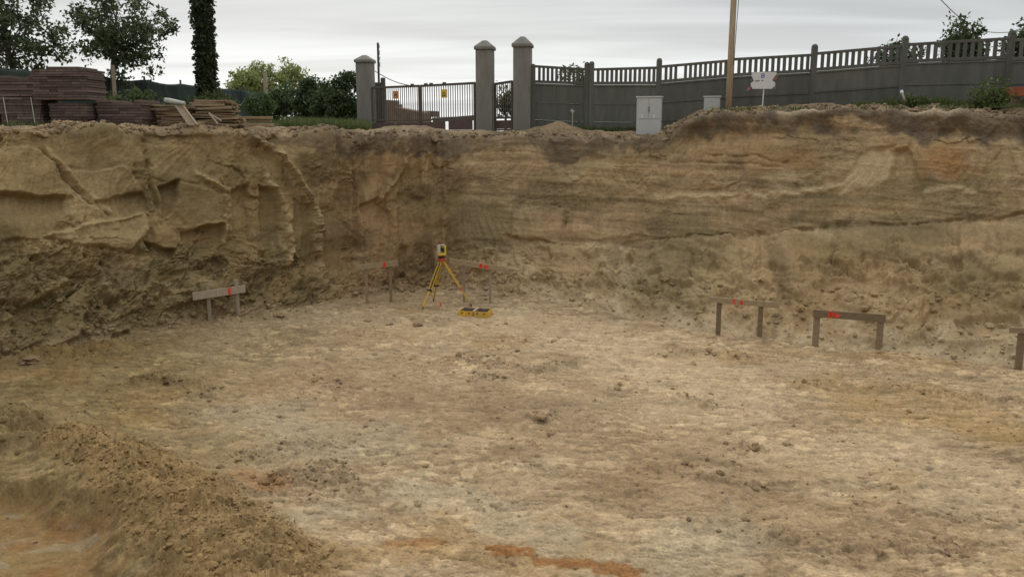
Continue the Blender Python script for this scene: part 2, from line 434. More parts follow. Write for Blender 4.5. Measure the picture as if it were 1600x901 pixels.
# ================================================================== pit wall
COLS = np.array([-900, -500, -250, 0, 150, 330, 450, 510, 560, 650, 695, 740, 800, 850, 900, 1000, 1045, 1075, 1100, 1250, 1300, 1440, 1600, 1850, 2200, 2700.])
BASE = np.array([800, 670, 615, 560, 532, 500, 483, 471, 463, 454, 451, 453, 458, 468, 479, 498, 507, 516, 521, 536, 542, 553, 573, 608, 660, 760.])
CRPY = np.array([400, 400, 400, 398, 398, 408, 420, 425, 425, 415, 400, 385, 379, 380, 383, 379, 375, 371, 369, 363, 360, 352, 345, 340, 335, 330.])
CRY = np.array([8.6, 12.3, 14.6, 17.0, 18.4, 20.2, 21.5, 22.4, 22.9, 23.7, 24.0, 24.0, 23.7, 23.45, 23.2, 22.6, 22.3, 22.1, 21.95, 21.0, 20.7, 19.8, 18.7, 17.2, 14.6, 10.6])
RMPY = np.array([198, 198, 199, 202, 204, 206, 209, 211, 212, 213, 213, 213, 214, 215, 215, 217, 214, 191, 181, 174, 168, 175, 181, 181, 181, 181.])
RMY = np.array([9.6, 13.3, 15.6, 18.0, 19.3, 21.0, 22.2, 22.9, 23.4, 24.2, 24.55, 24.6, 24.4, 24.2, 24.0, 23.5, 23.2, 23.0, 22.9, 21.9, 21.55, 20.7, 19.7, 18.2, 15.6, 11.6])
def colfn(a):
    return lambda px: np.interp(px, COLS, a)
base_py, cr_py, cr_y, rm_py, rm_y = map(colfn, (BASE, CRPY, CRY, RMPY, RMY))
def ground_z(x, y):
    """level of the ground above the pit"""
    z = 4.40 + 0.10 * sstep(-3, -7, x)
    z = z + 0.55 * sstep(4.3, 5.6, x + 0.12 * perlin(x * 1.3, y * 1.3, 5.0))
    z = z - np.clip(y - 30, 0, 30) * 0.012
    return z

us = np.concatenate([np.linspace(-900, -262, 50), np.arange(-250, 1851, 1.5), np.linspace(1862, 2700, 50)])
NU = len(us)
def smooth1(a, k, axis):
    ker = np.exp(-0.5 * (np.arange(-3 * k, 3 * k + 1) / k) ** 2); ker /= ker.sum()
    pad = [(0, 0)] * a.ndim; pad[axis] = (3 * k, 3 * k)
    b = np.pad(a, pad, mode='edge'); n = a.shape[axis]; o = np.zeros_like(a)
    for i, q in enumerate(ker): o += q * np.take(b, range(i, i + n), axis=axis)
    return o
dxr, dyr, dzr = ray(us, base_py(us)); sb = -CAM_Z / dzr
Pb = np.stack([dxr * sb, dyr * sb, np.zeros(NU)], -1)
Pc = Pn(us, cr_py(us), cr_y(us)); Pr = Pn(us, rm_py(us), rm_y(us))
Pb, Pc, Pr = [smooth1(q, 34, 0) for q in (Pb, Pc, Pr)]
_z = smooth1(Pn(us, rm_py(us), rm_y(us))[:, 2], 7, 0); Pr[:, 2] = _z
outw = Pr - Pb; outw[:, 2] = 0; outw /= np.linalg.norm(outw, axis=1, keepdims=True)
P0 = Pb - outw * 0.5; P0[:, 2] = -0.22
Pbk = Pr + outw * 0.9; Pbk[:, 2] = Pr[:, 2] + 0.0
Pbk2 = Pr + outw * 2.6; Pbk2[:, 2] = ground_z(Pbk2[:, 0], Pbk2[:, 1]) - 0.10
Pm = Pb * 0.5 + Pc * 0.5 + np.array((0, 0, 0.04))
segs = [(P0, Pb, 16), (Pb, Pm, 85), (Pm, Pc, 85), (Pc, Pr, 210), (Pr, Pbk, 44), (Pbk, Pbk2, 24)]
rows = []; vv = []
for i, (a, b, n) in enumerate(segs):
    t = np.linspace(0, 1, n, endpoint=False)
    rows.append(a[None] * (1 - t)[:, None, None] + b[None] * t[:, None, None]); vv.append(i + t)
rows.append(Pbk2[None]); vv.append(np.array([6.0]))
W = np.concatenate(rows, 0); V = np.concatenate(vv)[:, None] * np.ones((1, NU))
NV = W.shape[0]
W = smooth1(W, 4, 0)
# arc length along the wall, and position as the photo shows it
seglen = np.concatenate([[0], np.cumsum(np.linalg.norm(np.diff(Pr[:, :2], axis=0), axis=1))])
S = np.broadcast_to(seglen[None], (NV, NU)); Z = W[..., 2]
gx, gy = to_px(W)
du = np.gradient(W, axis=1); dv = np.gradient(W, axis=0)
nrm = np.cross(du, dv); nrm /= np.linalg.norm(nrm, axis=-1, keepdims=True) + 1e-9
face = sstep(1.0, 3.0, V) * (1 - sstep(3.9, 4.15, V))      # 1 on the steep face
talus = sstep(0.6, 1.2, V) * (1 - sstep(2.6, 3.15, V))
topm = sstep(4.0, 4.35, V)
leftw = 1 - sstep(470, 540, gx); corner = sstep(480, 530, gx) * (1 - sstep(690, 740, gx)); rightw = sstep(690, 760, gx)

_ls = np.concatenate([np.zeros((1, NU)), np.cumsum(np.linalg.norm(np.diff(W, axis=0), axis=-1), axis=0)])
_ic = int(np.argmin(np.abs(V[:, 0] - 3.0)))
Zs = smooth1(_ls - _ls[_ic][None], 12, 1)                   # distance up the slope, measured from the crease
wsx = S + 0.35 * fbm(S * 1.1, Zs * 1.1, 1.0, 4); wsz = Zs + 0.35 * fbm(S * 1.1, Zs * 1.1, 9.0, 4)
D = 0.17 * fbm(S * 0.55, Zs * 0.55, 2.0, 3) * (0.5 + 0.5 * leftw + 0.2 * corner)
fa, ea = facets(wsx / 1.15, wsz / 0.85, 3)
fb, eb = facets(wsx / 0.42 + 5, wsz / 0.36, 4)
fc, ec = facets(wsx / 0.16 + 2, wsz / 0.13, 5)
rough = np.clip(0.25 + 0.9 * talus + 0.22 * leftw + 0.5 * fbm(S * 0.6, Zs * 0.8, 6.0, 3), 0.06, 1.3) * (1 - 0.7 * topm)
low_l = leftw * sstep(350, 420, gy)
rough = rough * (1 - 0.4 * talus * rightw) + 0.5 * low_l
flat = np.zeros_like(D)                                    # how far a bucket has smoothed the face
feat = np.zeros_like(D)
stain = np.zeros_like(D); pale = np.zeros_like(D); olive = np.zeros_like(D)
wpx = gx + 4 * fbm(S * 1.6, Zs * 1.6, 11.0, 5, 0.5); wpy = gy + 4 * fbm(S * 1.6, Zs * 1.6, 21.0, 5, 0.5)
EN = fbm(S * 3.0, Zs * 3.0, 27.0, 4)
def bbox(pts, m):
    p = np.asarray(pts, float)
    return (gx > p[:, 0].min() - m) & (gx < p[:, 0].max() + m) & (gy > p[:, 1].min() - m) & (gy < p[:, 1].max() + m) & (V < 4.3)
def plate(poly, top, bot, fl=0.8, soft=4.0, tone=None):
    """a flat-cut facet: offset out of the wall at its top and its bottom edge (m)"""
    k = bbox(poly, 30); x, y = wpx[k], wpy[k]
    soft *= 1.1; m = sstep(soft, -soft, poly_sd(x, y, poly))
    p = np.asarray(poly, float); t = np.clip((y - p[:, 1].min()) / (np.ptp(p[:, 1])), 0, 1)
    feat[k] = feat[k] * (1 - m) + m * (top * (1 - t) + bot * t); flat[k] = np.maximum(flat[k], fl * m)
    if tone:
        {'olive': olive, 'pale': pale, 'stain': stain}[tone[0]][k] = np.maximum({'olive': olive, 'pale': pale, 'stain': stain}[tone[0]][k], m * tone[1])
def edge(pts, wd, h, step=0.0, tone=None):
    """a lip (h>0) or a fissure (h<0) along a line, optionally a step to its right-hand side"""
    k = bbox(pts, wd * 6 + 10); d, pos, side = line_d(wpx[k], wpy[k], pts)
    endf = sstep(0, 0.08, pos) * sstep(1, 0.92, pos)
    wd *= 0.8; vary = np.clip(0.75 + 0.9 * EN[k], 0.1, 1.6)
    feat[k] += h * vary * np.exp(-(d / wd) ** 2) * endf
    if step: feat[k] += step * (side > 0) * np.exp(-d / (wd * 5)) * endf
    if tone:
        a = {'olive': olive, 'pale': pale, 'stain': stain}[tone[0]]; a[k] = np.maximum(a[k], tone[1] * np.exp(-(d / wd) ** 2) * endf)
# -- left wall, the bucket marks; pale ridges carry painted light
plate([(-40, 232), (58, 226), (112, 308), (-40, 304)], 0.10, 0.16, 0.8, 3)
plate([(-40, 306), (100, 308), (92, 334), (70, 372), (-40, 378)], -0.16, 0.10, 0.9, 3, ('olive', 0.35))
plate([(70, 236), (212, 208), (222, 250), (140, 268), (95, 262)], 0.0, 0.05, 0.75, 3)
plate([(100, 270), (190, 262), (224, 298), (150, 322)], 0.14, 0.04, 0.7, 3, ('pale', 0.3))
plate([(146, 318), (222, 302), (236, 328), (160, 346)], -0.18, 0.02, 0.9, 2.5)
plate([(66, 372), (98, 358), (232, 332), (234, 358), (205, 392), (110, 382)], 0.02, 0.24, 0.6, 3, ('pale', 0.55))  # ledge facing up, its light put into the pale tone
plate([(224, 208), (330, 212), (345, 285), (262, 282), (238, 262)], -0.10, 0.02, 0.6, 3)
plate([(250, 290), (278, 282), (268, 330), (258, 340)], -0.32, -0.18, 0.7, 2.5)
plate([(278, 284), (356, 306), (346, 352), (300, 358), (274, 332)], 0.06, 0.10, 0.9, 3, ('olive', 0.7))
plate([(224, 378), (276, 388), (270, 412), (240, 408)], -0.36, -0.12, 0.4, 2.5)
plate([(286, 362), (352, 350), (354, 398), (300, 402)], -0.30, -0.02, 0.3, 2.5)
plate([(364, 296), (388, 292), (392, 380), (368, 388)], -0.22, -0.05, 0.5, 3)
plate([(408, 290), (436, 296), (442, 400), (414, 408)], -0.32, -0.15, 0.4, 3, ('olive', 0.4))
plate([(460, 310), (490, 322), (492, 396), (466, 402)], -0.12, 0.06, 0.9, 2.5, ('olive', 0.5))
plate([(92, 478), (136, 440), (124, 528), (72, 545)], 0.18, 0.28, 0.85, 3, ('olive', 0.6))
plate([(0, 420), (60, 410), (110, 440), (50, 480), (-30, 470)], 0.10, 0.30, 0.4, 4)
plate([(150, 420), (235, 400), (240, 450), (170, 470)], 0.02, 0.22, 0.6, 4)
plate([(245, 440), (330, 420), (360, 450), (270, 480)], -0.05, 0.25, 0.3, 4)
plate([(20, 490), (70, 470), (75, 530), (25, 550)], -0.1, 0.2, 0.6, 3, ('olive', 0.5))
edge([(60, 224), (100, 280), (135, 318), (172, 340)], 3.0, -0.09, 0.10)
edge([(68, 222), (106, 272), (142, 312), (180, 336)], 4, 0.05, 0.0, ('pale', 0.7))
edge([(222, 205), (232, 270), (248, 330), (262, 350)], 4, -0.12)
edge([(70, 372), (130, 356), (235, 330)], 4, 0.10, 0, ('pale', 0.6))
edge([(350, 300), (354, 340), (350, 385)], 4.5, 0.20, 0, ('pale', 0.95))
edge([(300, 268), (330, 280), (358, 300)], 5, 0.16, 0, ('pale', 0.8))
edge([(300, 356), (340, 350), (352, 346)], 3, 0.12, 0, ('pale', 0.7))
edge([(392, 208), (440, 246), (470, 288), (492, 322), (500, 380), (500, 440)], 7, 0.26, -0.30, ('pale', 0.75))
edge([(415, 268), (432, 292), (450, 330), (458, 380), (448, 420)], 7, 0.24, 0, ('pale', 0.95))
edge([(470, 300), (496, 330), (498, 395)], 3, 0.10, 0, ('pale', 0.6))
edge([(235, 350), (238, 400), (222, 460)], 4, -0.12)
edge([(60, 430), (150, 450), (200, 500)], 5, -0.15)
edge([(330, 400), (400, 450), (470, 470)], 5, -0.14)
# -- the corner
plate([(504, 330), (530, 324), (540, 420), (512, 440)], -0.06, 0.02, 0.85, 3, ('olive', 0.4))
plate([(562, 322), (590, 312), (606, 330), (608, 380), (572, 384)], -0.26, -0.02, 0.7, 3)
plate([(620, 300), (660, 310), (664, 380), (628, 384)], -0.12, 0.05, 0.6, 4)
edge([(640, 230), (628, 270), (600, 306), (588, 320)], 4, 0.14)
edge([(694, 215), (698, 280), (700, 380)], 14, -0.07)
edge([(550, 250), (556, 330), (560, 400)], 4, -0.12)
# -- right wall
plate([(800, 328), (886, 322), (876, 380), (800, 374)], 0.04, 0.10, 0.92, 3)
plate([(700, 300), (790, 310), (788, 372), (704, 380)], -0.02, 0.04, 0.8, 4)
plate([(890, 330), (1000, 318), (1010, 368), (890, 376)], 0.02, 0.08, 0.85, 4)
plate([(860, 218), (935, 216), (945, 246), (880, 252)], 0.18, 0.05, 0.1, 5)
plate([(1345, 238), (1400, 226), (1388, 280), (1310, 304), (1330, 268)], -0.12, 0.05, 0.85, 4, ('pale', 0.8))
plate([(1392, 234), (1420, 232), (1440, 290), (1412, 296)], -0.18, 0.0, 0.2, 3)
plate([(1180, 375), (1300, 362), (1298, 412), (1200, 420)], 0.05, 0.12, 0.85, 4, ('olive', 0.25))
plate([(1306, 362), (1480, 350), (1490, 420), (1400, 410), (1310, 412)], 0.06, 0.14, 0.8, 4, ('olive', 0.45))
plate([(1500, 352), (1660, 342), (1660, 450), (1500, 440)], 0.05, 0.18, 0.8, 4, ('olive', 0.3))
plate([(1444, 478), (1480, 468), (1620, 470), (1640, 520), (1500, 545), (1436, 528)], 0.36, 0.16, 0.3, 4)
plate([(1490, 505), (1590, 500), (1600, 528), (1500, 536)], -0.05, 0.0, 0.7, 3)
plate([(1205, 405), (1260, 400), (1290, 440), (1240, 470), (1190, 450)], 0.08, 0.18, 0.3, 5)
plate([(1000, 440), (1090, 400), (1100, 420), (1040, 462)], 0.06, 0.16, 0.5, 5)
plate([(870, 400), (960, 415), (960, 450), (880, 440)], 0.05, 0.25, 0.4, 4)
edge([(790, 372), (830, 378), (880, 384), (960, 382), (1010, 376)], 3.5, -0.07)
edge([(1005, 374), (1060, 372), (1130, 368), (1200, 364), (1260, 358), (1340, 352)], 4, -0.10)
edge([(1340, 352), (1440, 350), (1520, 344), (1640, 330)], 3.5, -0.08)
edge([(1120, 376), (1200, 372), (1270, 366)], 3, 0.10, 0, ('pale', 0.5))
edge([(1010, 314), (1060, 306), (1130, 305), (1200, 304), (1280, 296), (1350, 284)], 6, 0.06, 0, ('pale', 0.9))
edge([(760, 262), (840, 230), (900, 250), (980, 262)], 12, 0.0, 0, ('pale', 0.5))
edge([(930, 268), (960, 290), (1010, 300)], 9, 0.0, 0, ('pale', 0.5))
edge([(1440, 300), (1490, 292), (1530, 302)], 6, 0.04, 0, ('pale', 0.7))
edge([(1100, 240), (1180, 246), (1240, 256)], 2.5, -0.07)
edge([(1070, 252), (1150, 254), (1230, 262)], 2.5, -0.06, 0, ('pale', 0.3))
edge([(1302, 362), (1298, 390), (1286, 416)], 2.5, -0.05)
edge([(884, 322), (882, 350), (872, 382)], 3, -0.10)
edge([(1395, 408), (1420, 428), (1452, 452)], 2.5, 0.12, 0, ('pale', 0.7))
edge([(1240, 412), (1330, 428), (1400, 446), (1470, 462)], 4, 0.16, 0, ('pale', 0.35))
edge([(1480, 466), (1460, 492), (1434, 524)], 4, -0.2, 0.0)
edge([(1430, 190), (1424, 225), (1418, 262)], 3, -0.05)
edge([(1200, 440), (1240, 470), (1290, 500)], 5, -0.15)
edge([(980, 450), (1060, 470), (1120, 500)], 5, -0.15)
edge([(1570, 230), (1530, 280), (1480, 318)], 3.5, -0.05, 0, None)

calm = 1 - flat
D = D + feat * 0.85
rough = rough * (1 - 0.45 * rightw * sstep(2.4, 3.2, V))
D = D + calm * rough * (0.11 * fa + 0.055 * fb + 0.020 * fc)
D = D - calm * 0.022 * sstep(0.10, 0.0, ea) * rough
flute = fbm(S * 2.6, Z * 0.35, 14.0, 4)
D = D + calm * face * (corner * 0.15 + 0.02) * flute
strata = fbm(S * 0.25, Z * 5.0 + 0.25 * S + 0.6 * fbm(S * 0.5, Z * 0.5, 3.0, 2), 8.0, 4)
D = D + face * (0.3 * leftw + rightw) * 0.020 * strata * (1 - 0.5 * flat)
D = D + (0.010 + 0.045 * rough * calm) * fbm(S * 5, Zs * 5, 5.0, 5, 0.55)
# teeth marks of the bucket: fine parallel grooves, each patch with its own slant
slant = 0.5 * fbm(S * 0.35, Zs * 0.35, 33.0, 2)
tooth = fbm((S + slant * Zs) * 9.0, Zs * 0.45, 34.0, 4, 0.6)
D = D + face * (0.010 + 0.012 * sstep(0.0, 0.4, fbm(S * 0.5, Zs * 0.5, 36.0, 3)) + 0.010 * flat) * tooth
crumb = clods(wsx * 7, wsz * 7, 7) + 0.5 * clods(wsx * 15, wsz * 15, 8)
cm = np.clip(sstep(0.15, 0.6, fbm(S * 0.8, Zs * 1.0, 31.0, 3) + 0.55 * talus + 0.5 * low_l + 0.9 * topm - 0.15), 0, 1) * calm
D = D + 0.10 * crumb * cm * (1 - 0.65 * rightw * (1 - topm))
slump = sstep(-0.1, 0.35, fbm(S * 0.9 + 0.25 * Zs, Zs * 0.8, 55.0, 3))
D = D + talus * rightw * (0.15 * slump + 0.06 * fbm(S * 1.6, Zs * 1.4, 56.0, 3))
big = clods(wsx * 2.2, wsz * 2.2, 17)
D = D + 0.22 * big * cm * np.clip(talus + low_l, 0, 1)
# rim: broken edge with overhanging turf and dug lumps
rim = np.exp(-((V - 4.0) / 0.32) ** 2)
D = D + rim * 0.11 * fbm(S * 1.6, V * 0.6, 40.0, 5)
lip_r = sstep(1040, 1080, gx)
D = D + lip_r * 0.12 * np.exp(-((V - 3.97) / 0.05) ** 2) * (0.6 + fbm(S * 1.2, 0 * S, 44.0, 3))
D = D - lip_r * 0.10 * np.exp(-((V - 3.82) / 0.06) ** 2) * (0.8 + fbm(S * 1.0, 0 * S, 47.0, 3))
D = D + topm * (0.10 * fbm(S * 1.1, W[..., 1] * 1.1, 50.0, 4) + 0.05) * (1 - sstep(5.3, 6.0, V))
fade = sstep(0.3, 1.1, V) * (0.45 + 0.55 * sstep(1.0, 2.2, V))
Wd = W + nrm * (D * fade * np.sign(-nrm[..., 1:2].mean()) if False else (D * fade))[..., None]
# orientation: normals must look out of the wall, towards the pit
if nrm[NV // 2, NU // 2, 1] > 0: Wd = W - nrm * (D * fade)[..., None]

# colours of the soils in the section with some light and shade painted in
c = lerp3(SAND, OLIVE, sstep(-0.35, 0.55, fbm(S * 0.35, Z * 0.6, 61.0, 4) + 0.35 * leftw * sstep(330, 450, gy) + 0.10 * sstep(1200, 1500, gx) * sstep(300, 400, gy)))
c = lerp3(c, PALE, 0.55 * sstep(0.15, 0.8, fbm(S * 0.5, Z * 1.3, 63.0, 5) + 0.25 * talus * rightw))
c = lerp3(c, PINK, 0.6 * sstep(0.2, 0.7, fbm(S * 0.45, Z * 1.0, 66.0, 4)) * (1 - sstep(380, 480, gy)))
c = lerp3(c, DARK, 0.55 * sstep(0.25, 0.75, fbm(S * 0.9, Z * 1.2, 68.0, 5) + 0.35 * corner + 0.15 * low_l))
band = fbm(S * 0.12, Z * 7.0 + 0.5 * S * 0.4 + 0.5 * fbm(S * 0.6, Z * 0.6, 3.0, 2), 71.0, 4)
c = c * (1 + 0.22 * band * face * (0.4 + 0.6 * rightw))[..., None]
stk = fbm(S * 7.0, Z * 0.8, 77.0, 4)
c = c * (1 + 0.10 * stk * face)[..., None]
c = lerp3(c, PALE, np.clip(pale, 0, 0.9)); c = lerp3(c, OLIVE * 1.05, np.clip(olive, 0, 0.85))  # pale holds painted ridge highlights as well as light strata
c = lerp3(c * np.array((0.97, 0.945, 0.855)), c * np.array((0.80, 0.775, 0.63)), leftw)     # the left face is toned darker and browner
c = lerp3(c, c * np.array((0.86, 0.82, 0.76)), corner)  # recessed corner toned darker, its shadow put into the colour
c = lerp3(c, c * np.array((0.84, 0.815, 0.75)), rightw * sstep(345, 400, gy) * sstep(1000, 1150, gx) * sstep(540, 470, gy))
def spot(x0, y0, rx, ry, n=0.45, fs=1.0):
    d = np.hypot((gx - x0) / rx, (gy - y0) / ry) + n * fbm(S * 1.4 * fs, Z * 1.4 * fs, x0 * 0.01, 4)
    return sstep(1.15, 0.35, d)
for (x0, y0, rx, ry, a) in [(1480, 250, 55, 40, 0.75), (1450, 235, 40, 20, 0.4), (200, 235, 70, 25, 0.35), (300, 235, 60, 22, 0.35), (250, 365, 22, 16, 0.5),
                            (640, 262, 60, 26, 0.3), (960, 275, 70, 45, 0.35), (1130, 225, 120, 26, 0.3), (1360, 325, 90, 16, 0.45), (390, 395, 18, 25, 0.45), (1230, 250, 90, 25, 0.3)]:
    c = lerp3(c, OCHRE if y0 != 250 else OCHRE * np.array((0.9, 0.72, 0.6)), a * spot(x0, y0, rx, ry))
# topsoil: a dark humus band below the rim, thick on the right
depth = (Pr[None, :, 2] - Z)
thick = np.interp(gx, [-900, 0, 200, 380, 460, 560, 640, 700, 780, 830, 860, 940, 960, 1040, 1080, 1250, 1440, 1600, 2700],
                  [.10, .10, .14, .16, .35, .65, .60, .75, .40, .15, .65, .70, .30, .30, .52, .55, .55, .66, .7])
thick = thick * (1 + 0.6 * fbm(S * 0.9, Z * 0.7, 81.0, 4))
tsm = sstep(0.10, -0.10, depth - thick + 0.12 * fbm(S * 3, Z * 3, 82.0, 3)) 
tone = np.interp(gx, [-900, 0, 420, 560, 700, 820, 860, 950, 1040, 1080, 2700], [.25, .25, .4, .8, .85, .55, .9, .8, .7, .95, .95])
c = lerp3(c, lerp3(TOPSOIL * 1.0, DARK * 1.1, sstep(-0.2, 0.5, fbm(S * 2, Z * 2, 83.0, 4))), tsm * tone)
# loose spoil lying on the rim
spoil = sstep(4.02, 4.2, V)
c = lerp3(c, lerp3(SAND * 0.9, DARK * 1.15, sstep(-0.3, 0.3, fbm(S * 1.5, W[..., 1] * 1.5, 87.0, 4) + np.interp(gx, [0, 400, 500, 1040, 1100], [-.35, -.25, .35, .2, .05]))), spoil * 0.85)
c = lerp3(c, np.array((0.50, 0.40, 0.27)), lip_r * 0.6 * np.exp(-((V - 4.0) / 0.035) ** 2) * sstep(0.0, 0.4, fbm(S * 0.7, 0 * S, 91.0, 3)))
c = c * (1 + 0.10 * fbm(S * 9, Z * 9, 93.0, 3))[..., None]
# the foot of the wall is loose sand of the floor's own tone
foot = sstep(1.5, 0.8, V + 0.4 * fbm(S * 1.5, Z * 1.5, 95.0, 3))
c = lerp3(c, lerp3(SAND * 1.02, PALE * 0.95, sstep(500, 800, gx)), 0.6 * foot)
wall_col = np.clip(c, 0.01, 0.8)
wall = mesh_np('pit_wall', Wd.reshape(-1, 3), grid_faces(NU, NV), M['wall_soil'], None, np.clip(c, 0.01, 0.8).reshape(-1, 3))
tag(wall, kind='structure')

# ================================================================== pit floor
fpx = np.concatenate([np.linspace(-700, -112, 40), np.arange(-100, 1701, 1.45), np.linspace(1712, 2300, 40)])
fpy = np.concatenate([np.arange(446, 520, 0.9), np.arange(520, 935, 1.3), np.linspace(940, 1300, 60)])
FX, FY = np.meshgrid(fpx, fpy)
dx_, dy_, dz_ = ray(FX, FY); s_ = -CAM_Z / dz_
X, Y = dx_ * s_, dy_ * s_
NF = X.shape
wx, wy = X + 0.10 * fbm(X * 1.3, Y * 1.3, 1.5, 3), Y + 0.10 * fbm(X * 1.3, Y * 1.3, 4.5, 3)
H = 0.05 * fbm(X * 0.25, Y * 0.25, 2.5, 3) + 0.030 * fbm(X * 0.9, Y * 0.9, 3.5, 4)
# crusty skin: flat pale scabs over rougher, darker loose sand
scab_n = fbm(wx * 1.1 + 0.3 * wy, wy * 1.9, 12.5, 5, 0.62)
scab2 = fbm(wx * 3.6, wy * 6.5, 15.5, 4, 0.6)
scab = sstep(-0.10, 0.16, scab_n * 0.7 + scab2 * 0.55)
f2_, e2_ = facets(wx / 0.55, wy / 0.40, 21, 1.0)
f3_, e3_ = facets(wx / 0.17, wy / 0.13, 22, 1.0)
f4_, e4_ = facets(wx / 0.085, wy / 0.065, 24, 1.0)
fl_ = sstep(-0.3, 0.4, fbm(X * 0.45, Y * 0.6, 27.5, 3))
H = H + 0.022 * scab + 0.024 * f2_ * (0.4 + 0.6 * (1 - scab)) + (0.010 + 0.014 * fl_) * f3_ * (1 - 0.4 * scab) + (0.003 + 0.007 * fl_) * f4_
H = H + (1 - 0.6 * scab) * 0.022 * fbm(X * 7, Y * 7, 6.5, 4, 0.55)
def blobs(cell, frac, r, seed, ax=1.0):
    f1, f2, cid, ox, oy = worley(wx * ax / cell, wy / cell, seed)
    h = np.random.default_rng(seed + 9).random((256, 2)); rr = r * (0.5 + 0.8 * h[cid, 1])
    return sstep(1.0, 0.75, f1 / rr + 0.35 * fbm(wx / cell * 2.2, wy / cell * 2.2, seed * 0.37, 3)) * (h[cid, 0] < frac)
FLK = np.maximum(blobs(0.16, 0.34, 0.42, 71), blobs(0.34, 0.28, 0.40, 72)) * sstep(-0.35, 0.25, fbm(X * 0.5, Y * 0.7, 73.0, 3))
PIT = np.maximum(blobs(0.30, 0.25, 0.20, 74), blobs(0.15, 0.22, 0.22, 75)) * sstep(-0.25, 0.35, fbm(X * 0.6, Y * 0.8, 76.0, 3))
TT = 2.6 * fbm(wx * 1.15 + 0.2 * wy, wy * 1.5, 141.0, 5, 0.55) + 0.25 * fbm(wx * 6, wy * 8, 142.0, 3)
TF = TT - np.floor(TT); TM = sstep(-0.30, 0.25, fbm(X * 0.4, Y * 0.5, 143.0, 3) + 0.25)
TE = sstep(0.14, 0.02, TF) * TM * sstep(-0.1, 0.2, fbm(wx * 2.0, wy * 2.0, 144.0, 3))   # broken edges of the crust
H = H + 0.016 * sstep(0.0, 0.12, TF) * TM * (1 - 0.6 * sstep(0.3, 1.0, TF)) 
H = H + 0.010 * FLK - 0.034 * PIT
cl = clods(wx * 6, wy * 6, 31) * sstep(0.05, 0.5, fbm(X * 0.8, Y * 0.8, 9.5, 4)) 
cl2 = clods(wx * 13, wy * 13, 32) * sstep(0.0, 0.4, fbm(X * 1.3, Y * 1.3, 10.5, 4))
H = H + 0.040 * cl + 0.022 * cl2
XW1, YW1 = X + 0.10 * fbm(X * 2.2, Y * 2.2, 7.1, 3), Y + 0.10 * fbm(X * 2.2, Y * 2.2, 8.1, 3)
SCR = fbm(X * 4, Y * 4, 39.0, 3)
def fl_line(pts, k=None):
    q = [F(a, b) for a, b in pts]
    k = slice(None) if k is None else k
    return line_d(XW1[k], YW1[k], [(p.x, p.y) for p in q])
def near_line(pts, m):
    q = [F(a, b) for a, b in pts]; xs = [p.x for p in q]; ys = [p.y for p in q]
    return (X > min(xs) - m) & (X < max(xs) + m) & (Y > min(ys) - m) & (Y < max(ys) + m)
H = H * 0.46
mound = np.zeros_like(H)
d, pos, side = fl_line([(80, 680), (130, 700), (195, 733), (262, 782), (345, 850), (400, 915), (430, 1000), (460, 1120)])
wdt = np.interp(pos, [0, 0.15, 0.4, 0.7, 1], [0.28, 0.40, 0.60, 0.72, 0.75])
mound = np.exp(-(d / wdt) ** 2.4) * sstep(0, 0.05, pos)
mh = np.interp(pos, [0, 0.1, 0.3, 0.6, 1], [0.20, 0.28, 0.27, 0.28, 0.3])
# the scooped trough on the left of the bank
trough_poly = [(p.x, p.y) for p in (F(-300, 760), F(60, 735), F(140, 760), F(215, 830), F(270, 905), F(310, 1000), F(330, 1200), F(-600, 1200))]
sd = poly_sd(X + 0.32 * fbm(X * 0.9, Y * 0.9, 33.1, 4), Y + 0.32 * fbm(X * 0.9, Y * 0.9, 35.1, 4), trough_poly)
tr = sstep(0.12, -0.50, sd)
sd2 = poly_sd(X, Y, [(p.x, p.y) for p in (F(-200, 690), F(60, 690), F(75, 740), F(-200, 760))])
tr2 = sstep(0.1, -0.3, sd2 + 0.1 * fbm(X * 2, Y * 2, 36.0, 3))
f7_, _e = facets(wx / 0.16, wy / 0.13, 25, 1.6)
f8_, _e = facets(wx / 0.07, wy / 0.06, 26, 1.6)
lump = (0.50 * clods(wx * 2.8, wy * 2.8, 41) * sstep(-0.1, 0.3, fbm(X * 1.9, Y * 1.9, 46.0, 3)) + 0.16 * clods(wx * 7.5, wy * 7.5, 42) * sstep(0.1, 0.4, fbm(X * 2.6, Y * 2.6, 47.0, 3))
        + 0.22 * f7_ * sstep(-0.3, 0.3, fbm(X * 2.2, Y * 2.2, 49.0, 3)) + 0.12 * f8_ + 0.45 * fbm(X * 3.2, Y * 3.2, 48.0, 6, 0.62))
H = H * (1 - 0.75 * tr) + mound * (mh + 0.08 * fbm(X * 1.2, Y * 1.2, 37.0, 3)) + 0.17 * lump * sstep(0.06, 0.5, mound) * (1 - tr) * (0.45 + 0.55 * sstep(-0.3, 0.3, fbm(X * 1.6, Y * 1.6, 45.0, 3)))
H = H - 0.34 * tr - 0.10 * tr2 + 0.02 * tr * fbm(X * 2.5, Y * 0.9, 38.0, 3)
